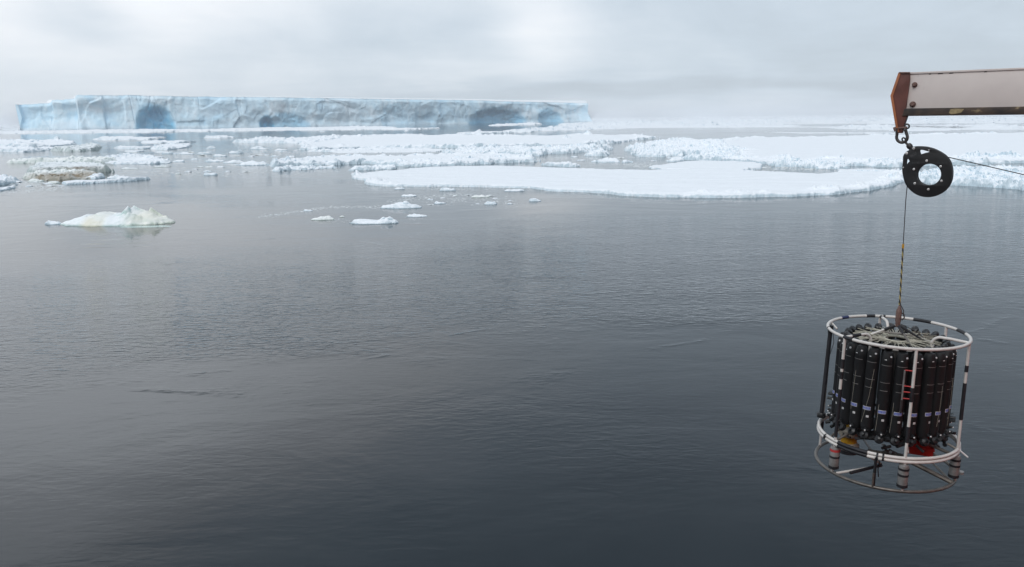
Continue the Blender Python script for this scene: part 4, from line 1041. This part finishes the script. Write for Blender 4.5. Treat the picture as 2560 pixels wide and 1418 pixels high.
# ---------------- rosette sampler
RC = Vector(at(2242.5, 829, 9.93))
ros = empty('water_sampler', RC, (0.0, -0.012, math.radians(-25.7)))
ros.rotation_mode = 'ZYX'; ros.rotation_euler = (0, 0.012, math.radians(-25.7))
tag(ros, 'round white-framed water sampler packed with black bottles, hanging from the cable', 'water sampler')
bpy.context.view_layer.update()
def pol(a, r, z): return Vector((r * math.cos(math.radians(a)), r * math.sin(math.radians(a)), z))
TR = 0.0195
MB().ring(0.80, TR, 0, n=120, seg=12).build('top_ring', WHITE, ros)
def tape(a0, a1, R, z, r=TR * 1.1, mat=BLACKTAPE): MB().ring(R, r, z, a0, a1, 12, 160).build('tape', mat, ros)
tape(138, 147, .80, 0, mat=NAVY); tape(110, 118, .80, 0); tape(100.5, 102.5, .80, 0); tape(60, 76, .80, 0); tape(17, 31, .80, 0); tape(-136, -126, .80, 0); tape(-167, -165, .80, 0)
ZL = -1.33
lowr = MB().ring(0.81, TR * 1.05, ZL, n=120, seg=12).build('lower_ring', WHITE, ros)
MB().ring(0.815, TR * 1.05, ZL - 0.042, n=120, seg=12).build('lower_ring', WHITE, ros)
for zz in (ZL, ZL - 0.042): tape(-131, -104, .813, zz, TR * 1.2)
tape(-97, -95.5, .813, ZL - .02, 0.043, BLACKTAPE); tape(-92.5, -91, .813, ZL - .02, 0.043, BLACKTAPE); tape(-148, -147, .813, ZL - .02, 0.042, BLACKTAPE)
MB().ring(0.818, 0.021, -1.745, n=120, seg=12).build('base_ring', GALV, ros)
POSTS = {-135: ((.20, .29), (.32, .39), (.49, .96)), -75: ((.34, .47), (.70, .85)), -15: ((.20, .26), (.365, .715)), 45: (), 105: (), 165: ()}
for a, ts in POSTS.items():
    p0, p1 = pol(a, 0.80, -0.01), pol(a, 0.81, ZL)
    po = MB().tube([p0, p1], 0.018, 12).build('post', WHITE, ros)
    for t0, t1 in ts: MB().tube([p0.lerp(p1, t0), p0.lerp(p1, t1)], 0.021, 12).build('tape', BLACKTAPE, po)
    low = MB().tube([pol(a, .812, ZL - .05), pol(a, .818, -1.74)], 0.016, 10).build('leg', WHITE, ros)
    if a in (-135, -75, -15):
        m = Matrix.Translation(pol(a, .80, 0))
        hs = MB().lathe([(.045, -1.70), (.058, -1.69), (.058, -1.43), (.050, -1.41), (.03, -1.40)], m, 18).build('float_housing', STEEL, ros)
        for z in ((-1.55, -1.525), (-1.69, -1.655)): MB().lathe([(.062, z[0]), (.062, z[1])], m, 18).build('clamp_band', BLACKTAPE, hs)
        if a == -135: MB().lathe([(.060, -1.465), (.060, -1.435)], m, 18).build('clamp_band', REDBAND, hs)
        else: MB().lathe([(.062, -1.475), (.062, -1.45)], m, 18).build('clamp_band', BLACKTAPE, hs)
    elif a == 165: MB().tube([pol(a, .813, ZL - .06), pol(a, .815, -1.52)], 0.024, 10).build('tape', BLACKTAPE, low)
# inward bent tubes
for a in (-15, -135, 105):
    pth = [pol(a, .79, 0), pol(a, .60, 0.012), pol(a, .50, 0.012)] + [pol(a, .50 - .10 * math.sin(t), .012 - .10 + .10 * math.cos(t)) for t in np.linspace(.2, PI / 2, 7)] + [pol(a, .40, -.30)]
    ar = MB().tube(pth, 0.018, 12).build('bent_arm', WHITE, ros)
    if a == -135: MB().tube([pol(a, .70, .008), pol(a, .57, .012)], 0.021, 12).build('tape', BLACKTAPE, ar)
    if a == 105: MB().tube([pol(a, .76, .004), pol(a, .69, .008)], 0.021, 12).build('tape', BLACKTAPE, ar)
MB().ring(0.41, 0.016, -0.125, n=90).build('inner_ring', WHITE, ros)
MB().ring(0.43, 0.02, -1.12, n=90).build('inner_ring', DSTEEL, ros)
MB().lathe([(.10, -1.2), (.13, -1.0), (.13, -.35), (.11, -.15), (.05, -.11)], None, 24).build('centre_pylon', DSTEEL, ros)
rr_ = MB()
rr_.ring(0.135, 0.014, -0.095).ring(0.20, 0.010, -0.10)
for i in range(24): rr_.tube([pol(i * 15, .13, -.10), pol(i * 15, .205, -.085)], 0.008, 6)
rr_.build('release_ring', CORD, ros)
cd = MB(); rg = random.Random(3)
for i in range(24):
    for j in range(3):
        a = i * 15 + 7.5 + rg.uniform(-9, 9)
        cd.tube([pol(a + rg.uniform(-14, 14), rg.uniform(.14, .2), -.09), pol(a + rg.uniform(-6, 6), .32, -.07 + rg.uniform(-.02, .02)), pol(a, .50, -.085 + rg.uniform(-.02, .03))], 0.0038, 5)
o = cd.build('lanyard_cords', CORD, ros); o['kind'] = 'stuff'
# bottles
def bottle():
    e = empty('sample_bottle'); e.parent = ros
    R = 0.0735
    MB().lathe([(.03, -1.165), (.055, -1.15), (.070, -1.10), (R, -1.07), (R, -.225), (.0745, -.22), (.073, -.18), (.056, -.125), (.050, -.11)], None, 20).build('body', BOTTLE, e)
    mt = Matrix.Translation((-.045, 0, -.075)) @ Matrix.Rotation(math.radians(-38), 4, 'Y')
    MB().lathe([(.030, -.030), (.043, -.02), (.046, 0), (.043, .018), (.028, .026), (.020, .022), (.0, .020)], mt, 16).build('top_stopper', BLACKPL, e)
    mt = Matrix.Translation((.045, 0, -1.195)) @ Matrix.Rotation(math.radians(60), 4, 'Y')
    MB().lathe([(.0, -.035), (.036, -.035), (.052, -.022), (.055, 0), (.048, .024), (.018, .04), (.014, .08)], mt, 16).build('bottom_stopper', BLACKPL, e)
    def patch(name, r, z0, z1, a0, a1, mat, par=e, seg=8):
        return MB().lathe([(r, z0), (r, z1)], None, seg, math.radians(a0), math.radians(a1)).build(name, mat, par)
    lb = patch('label', R + .0012, -.862, -.820, -36, 36, STICK)
    patch('label_field', R + .0022, -.857, -.825, -33, 33, BLUE, lb)
    tx = MB()
    for row, (z0, z1) in enumerate(((-.8395, -.8335), (-.8505, -.8455))):
        a = -26
        rq = random.Random(row + 5)
        while a < 26:
            w = rq.uniform(2.2, 4.0); tx.lathe([(R + .0030, z0), (R + .0030, z1)], None, 2, math.radians(a), math.radians(a + w)); a += w + rq.choice((1.2, 1.2, 3.5))
    tx.build('label_print', plain('label_print', (0.55, 0.6, 0.8), 0.5) if 'label_print' not in bpy.data.materials else bpy.data.materials['label_print'], lb)
    s2 = patch('number_sticker', R + .0012, -.955, -.930, 4, 26, STICK, seg=4)
    MB().lathe([(R + .002, -.949), (R + .002, -.937)], None, 2, math.radians(9), math.radians(12)).lathe([(R + .002, -.949), (R + .002, -.937)], None, 2, math.radians(17), math.radians(20)).build('sticker_mark', DSTEEL, s2)
    mt = None
    MB().lathe([(.069, -.173), (.0745, -.195)], None, 3, math.radians(-22), math.radians(-4)).build('number_sticker', STICK, e)
    for z, a0, a1 in ((-.262, -50, 48), (-.475, -46, 46), (-.575, -40, 30)):
        MB().lathe([(R + .0015, z - .003), (R + .0015, z + .003)], None, 10, math.radians(a0), math.radians(a1)).build('strap', STEEL, e)
    mt = Matrix.Translation((math.cos(.62) * .066, math.sin(.62) * .066, -.155))
    MB().lathe([(.0, -.012), (.010, -.008), (.0125, 0), (.010, .008), (.0, .012)], mt, 10).build('vent_screw', STICK, e)
    # mounting bracket and spigot
    MB().box((-.085, -.03, -.34), (-.06, .03, -.28)).box((-.085, -.03, -1.0), (-.06, .03, -.94)).build('bracket', BLACKPL, e, bevel=.004)
    sp_ = MB().tube([(R - .01, .012, -1.095), (R + .035, .02, -1.105)], .013, 8).tube([(R + .02, -.012, -1.107), (R + .02, .05, -1.103)], .007, 6).build('spigot', BLACKPL, e)
    MB().tube([(R + .033, .019, -1.105), (R + .045, .022, -1.107)], .009, 8).build('spigot_tip', STICK, sp_)
    return e
b0 = bottle(); tree = [(c, list(c.children)) for c in b0.children]
for i in range(24):
    a = i * 15 + 7.5
    if i == 0: e = b0
    else:
        e = b0.copy(); COL.objects.link(e); e.parent = ros
        for c, g in tree:
            c2 = c.copy(); COL.objects.link(c2); c2.parent = e
            for d in g: d2 = d.copy(); COL.objects.link(d2); d2.parent = c2
    e.location = pol(a, 0.600, rnd.uniform(-.008, .008)); e.rotation_euler = (rnd.uniform(-.008, .008), rnd.uniform(-.008, .008), math.radians(a + rnd.uniform(-6, 6)))
for a, z0, z1, t in ((-112, -.33, -1.02, 4), (-101, -.75, -1.08, .5), (-88, -.70, -1.08, .6), (-40, -.5, -1.0, 1), (-128, -.4, -.9, 1), (-20, -.45, -1.05, .5)):
    MB().tube([pol(a + t, .685, z0), pol(a + t * .4, .69, (z0 + z1) / 2), pol(a - t, .685, z1)], .0015, 5).build('lanyard', CORD, ros)
# lifting gear on top
MB().lathe([(.012, .33), (.020, .30), (.030, .28), (.034, .26), (.034, .14), (.028, .11), (.030, .08), (.022, .06)][::-1], None, 14).build('swivel', RUST, ros)
MB().tube([(0.035, 0, .24), (.06, 0, .22), (.065, 0, .18), (.04, 0, .15)], .008, 8).tube([(0.0, 0, .36), (.05, 0, .27), (.055, 0, .2)], .006, 6).build('swivel_clip', DSTEEL, ros)
for k, (a, mt) in enumerate(((180, WHITE), (-60, GALV), (0, BLACKTAPE), (120, GALV))):
    p0, p1 = Vector((0, 0, .09)), pol(a, .34, -.10)
    lg = MB().tube([p0, p1], .013, 10).build('lifting_leg', mt, ros)
    MB().tube([p0.lerp(p1, .08), p0.lerp(p1, .42)], .017, 10).build('tape', BLACKTAPE, lg)
MB().tube([pol(180, .17, -.02), pol(0, .2, -.03)], .010, 8).build('crossbar', GALV, ros)
MB().tube([(0.03, 0, .1), (.12, .02, .06), (.24, .04, 0), (.30, .05, -.06)], .005, 6).build('safety_line', DSTEEL, ros)
# long dark tube on the left with clamps
lt = MB().tube([pol(176, .77, -.06), pol(181, .79, -1.20)], .027, 14).build('side_tube', BLACKTAPE, ros)
MB().tube([pol(176, .77, -.02), pol(176, .77, -.12)], .034, 14).build('tube_cap', BLACKPL, lt)
MB().lathe([(.05, -1.25), (.055, -1.24), (.055, -1.20), (.045, -1.185)], Matrix.Translation(pol(181, .79, 0)), 18).build('end_cap', BLACKPL, ros)
MB().tube([pol(165, .8, -.02), pol(172, .70, -.07)], .012, 8).build('clamp', WHITE, ros)
MB().tube([pol(174, .74, -.12), pol(175, .72, -.25), pol(176, .75, -.4)], .004, 6).build('signal_cable', DSTEEL, ros)
# ladder-shaped sensor guard at the front right post
q = pol(-82, .79, 0)
MB().tube([q + Vector((0, 0, -.26)), q + Vector((0, 0, -.62))], .010, 8).build('guard_bar', STEEL, ros)
gb = MB()
for z in (-.26, -.45, -.52, -.60): gb.tube([q + Vector((0, 0, z)), pol(-75, .80, z)], .007, 6)
gb.build('guard_rung', REDBAND, ros)
MB().tube([q + Vector((0, 0, -.62)), q + Vector((0, 0, -.78))], .014, 8).build('sensor', DSTEEL, ros)
# struts under the bottles
st_ = MB()
for a in (-135, -15, 105): st_.tube([pol(a, .80, ZL), pol(a, .35, -1.16)], .016, 8)
st_.build('strut', GALV, ros)
for (a0, r0_, z0), (a1, r1_, z1), r, mt in (((-120, .7, -1.25), (-40, .5, -1.18), .016, BLACKPL), ((-100, .3, -1.2), (160, .5, -1.25), .018, DSTEEL), ((-130, .82, -1.73), (-95, .32, -1.66), .016, WHITE),
     ((-122, .70, -1.71), (-95, .32, -1.65), .021, BLACKTAPE), ((-150, .45, -1.5), (-95, .32, -1.64), .014, RUST), ((-90, .3, -1.45), (-60, .25, -1.55), .018, DSTEEL), ((-20, .81, -1.74), (-80, .18, -1.50), .030, GALV), ((60, .8, -1.74), (-20, .80, -1.73), .014, GALV),
     ((-18, .78, -1.40), (-50, .35, -1.22), .020, GALV), ((-68, .62, -1.34), (-60, .45, -1.2), .020, WHITE), ((-95, .32, -1.66), (110, .80, -1.74), .016, DSTEEL), ((-145, .8, -1.36), (160, .4, -1.18), .014, GALV)):
    MB().tube([pol(a0, r0_, z0), pol(a1, r1_, z1)], r, 8).build('strut', mt, ros)
dr = MB().tube([pol(-97, .82, ZL - .03), pol(-97, .815, -1.72)], .018, 10).build('drop_rod', BLACKPL, ros)
MB().tube([pol(-97.5, .83, -1.56), pol(-97.5, .83, -1.75)], .013, 8).build('rod_tip', GALV, dr)
MB().tube([pol(-97, .45, -1.55), pol(-98, .46, -1.66), pol(-96, .47, -1.75)], .007, 6).build('loose_strap', BLACKTAPE, ros)
MB().tube([pol(-15, .82, ZL), pol(-12, .92, ZL - .09)], .010, 8).build('latch', STICK, ros)
MB().lathe([(.04, 0), (.04, .03)], Matrix.Translation(pol(-10, .86, -1.66)), 12).build('foot_bracket', STEEL, ros)
for a, z in ((-8, -.98), (-5, -1.03), (172, -.95), (175, -1.0)): MB().tube([pol(a, .64, z), pol(a, .74, z)], .018, 8).build('side_spigot', BLACKPL, ros)
for a, z in ((-10, -.93), (-7, -.98), (178, -.9)):
    MB().ring(.012, .003, 0, n=10, seg=5).build('lanyard_ring', DSTEEL, ros).matrix_local = Matrix.Translation(pol(a, .70, z)) @ Matrix.Rotation(PI / 2, 4, 'X')
# instruments under the frame
m = Matrix.Translation((-.43, -.16, 0))
for (x, y, a_, z, ln, r) in ((-.05, -.10, 20, -1.34, .52, .055), (.10, .16, -35, -1.32, .46, .05), (-.25, .22, 70, -1.36, .5, .045), (.02, -.30, 5, -1.30, .40, .04), (.45, .25, 40, -1.35, .4, .05)):
    c_, s_ = math.cos(math.radians(a_)) * ln / 2, math.sin(math.radians(a_)) * ln / 2
    hh = MB().tube([(x - c_, y - s_, z), (x + c_, y + s_, z)], r, 14).build('pressure_housing', DSTEEL, ros)
    MB().tube([(x - c_ * .7, y - s_ * .7, z), (x - c_ * .55, y - s_ * .55, z)], r * 1.12, 14).tube([(x + c_ * .7, y + s_ * .7, z), (x + c_ * .55, y + s_ * .55, z)], r * 1.12, 14).build('clamp_band', BLACKTAPE, hh)
cl = MB(); rq = random.Random(11)
for i in range(110):
    a = rq.uniform(0, 360); r = rq.uniform(.30, .70); z = rq.uniform(-1.32, -1.17); p = pol(a, r, z)
    cl.tube([p, p + Vector((rq.uniform(-.1, .1), rq.uniform(-.1, .1), rq.uniform(-.05, .05)))], rq.uniform(.012, .03), 7)
o = cl.build('valve_fittings', BLACKPL, ros); o['kind'] = 'stuff'
yi = MB().lathe([(.10, -1.62), (.125, -1.61), (.125, -1.56), (.11, -1.55)], m, 20).build('sensor_foot', BLACKTAPE, ros)
MB().lathe([(.12, -1.56), (.13, -1.54), (.13, -1.50), (.10, -1.47)], m, 20).build('wrapped_section', CREAM, ros)
MB().lathe([(.098, -1.48), (.098, -1.38)], m, 20).build('yellow_section', YEL, ros)
MB().lathe([(.10, -1.39), (.135, -1.37), (.14, -1.30), (.12, -1.27), (.09, -1.25)], m, 20).build('wrapped_section', CREAM, ros)
MB().lathe([(.088, -1.26), (.088, -1.13), (.06, -1.11)], m, 20).build('yellow_section', YEL, ros)
MB().box((.22, -.26, -1.47), (.53, .06, -1.23)).build('red_crate', RED, ros, bevel=.015)
MB().box((.21, -.27, -1.29), (.54, .07, -1.26)).box((.21, -.27, -1.39), (.54, .07, -1.37)).build('crate_rim', RED, ros, bevel=.004)
MB().box((-.2, -.62, -1.47), (.2, -.56, -1.45)).box((-.2, -.40, -1.47), (.2, -.36, -1.45)).box((-.03, -.62, -1.47), (.03, -.36, -1.44)).box((.15, -.62, -1.47), (.2, -.36, -1.44)).build('ladder_rail', GALV, ros, bevel=.003)
hose = MB()
for k in range(5):
    a = -160 + k * 27
    hose.tube([pol(a, .55, -1.12), pol(a + 6, .50, -1.22), pol(a + 14, .42, -1.27), pol(a + 20, .36, -1.18)], .006, 6)
o = hose.build('hose', BLACKPL, ros)

# ---------------- cable over the block
cab = empty('hoist_cable', k3(2266, 478)); OC = Vector(cab.location)
tag(cab, 'thin grey steel cable running from the right over the pulley block down to the sampler', 'cable')
mwr = ros.matrix_world; bpy.context.view_layer.update(); mwr = ros.matrix_world.copy()
foot = mwr @ Vector((0, 0, .32))
def k3p(x, y): return OB + kx * x + up * y
R_ = 0.236; pts2 = [foot, k3(2264.5, 500)]
ca = [math.radians(v) for v in np.linspace(190, 62, 16)]
pts2 += [k3p(hc[0] + R_ * math.cos(t) * .98, hc[1] + R_ * math.sin(t)) for t in ca]
e1 = Vector(at(2372, 393.5, 9.30)); e2 = Vector(at(2560, 437, 8.5)); pts2 += [e1, e2, e2 + (e2 - e1) * 2.6]
def cbuild(mb, name, mat): return kbuild(mb, name, mat, cab, OC)
cbuild(MB().tube(pts2, 0.0052, 8), 'wire', DSTEEL)
sm = Mat('black_and_yellow_sleeve'); so = sm.obj(); sx = sm.n('ShaderNodeSeparateXYZ'); sm.l(so, sx.inputs[0])
wv2 = sm.math('FRACT', sm.math('ADD', sm.math('MULTIPLY', sx.outputs[2], 10.5), sm.math('MULTIPLY', sx.outputs[0], 30)))
sm.set(Base_Color=sm.ramp(wv2, [(0.50, (0.02, 0.02, 0.02)), (0.56, (0.42, 0.34, 0.12))]), Roughness=0.6)
tp = k3(2264.5, 500); fr = lambda y: foot.lerp(tp, (790 - y) / 290.0)
cbuild(MB().tube([fr(785), fr(772), fr(640), fr(622), fr(620)], [0.014, 0.0095, 0.0095, 0.0095, 0.007], 10), 'striped_sleeve', sm.m)
cbuild(MB().tube([fr(629), fr(618)], 0.0125, 10), 'sleeve_tape', YEL)

# ---------------- the ship that carries boom and camera, all beyond the frame
ship = empty('ship', (0, 0, 0))
tag(ship, 'red hull and deck of the ship just outside the right edge, carrying the boom', 'ship')
MB().box((-30, -14, -1.2), (16, 0.6, 7.35)).build('hull', plain('dark_hull_paint', (0.10, 0.03, 0.03), 0.5), ship, bevel=.1)
MB().box((6.4, 0.62, -1.2), (16, 7.0, 7.35)).build('hull', HULLRED, ship, bevel=.1)
MB().box((-29.9, -13.9, 7.35), (15.9, 0.5, 7.42)).build('deck', plain('green_deck', (0.09, 0.16, 0.12), 0.7), ship)
MB().box((6.9, -4.9, 7.42), (15, 6.7, 8.8)).build('winch_house', HULLRED, ship, bevel=.05)
MB().box((-22, -14, 7.42), (16, -5.0, 15)).build('shading_superstructure', plain('cream_ship_paint', (0.45, 0.40, 0.35), 0.5, scale=0.5), ship, bevel=.1)  # unseen block behind the camera, added to keep sky light off the sampler
MB().box((8.2, 5.9, 8.8), (8.5, 6.2, 9.02)).build('boom_post', ORANGE, ship, bevel=.02)


# haze
bpy.context.view_layer.update()
def box_obj(name, lo, hi, mat, parent=None):
    (a, b, c), (d, e, f) = lo, hi
    V = [(a, b, c), (d, b, c), (d, e, c), (a, e, c), (a, b, f), (d, b, f), (d, e, f), (a, e, f)]
    Q = [(3, 2, 1, 0), (4, 5, 6, 7), (0, 1, 5, 4), (1, 2, 6, 5), (2, 3, 7, 6), (3, 0, 4, 7)]
    return mesh_np(name, V, Q, mat, parent)
hm = bpy.data.materials.new('sea_haze'); hm.use_nodes = True; ht = hm.node_tree; ht.nodes.clear()
pv = ht.nodes.new('ShaderNodeVolumePrincipled'); pv.inputs['Color'].default_value = (0.95, 0.97, 1.0, 1)
pv.inputs['Density'].default_value = 0.00018; pv.inputs['Anisotropy'].default_value = 0.1
ho = ht.nodes.new('ShaderNodeOutputMaterial'); ht.links.new(pv.outputs[0], ho.inputs['Volume'])
hz = box_obj('haze', (-16000, -3500, -1.0 - 1), (16000, 15000, 72.0), hm)
tag(hz, 'thin pale sea haze over the ice', kind='stuff')
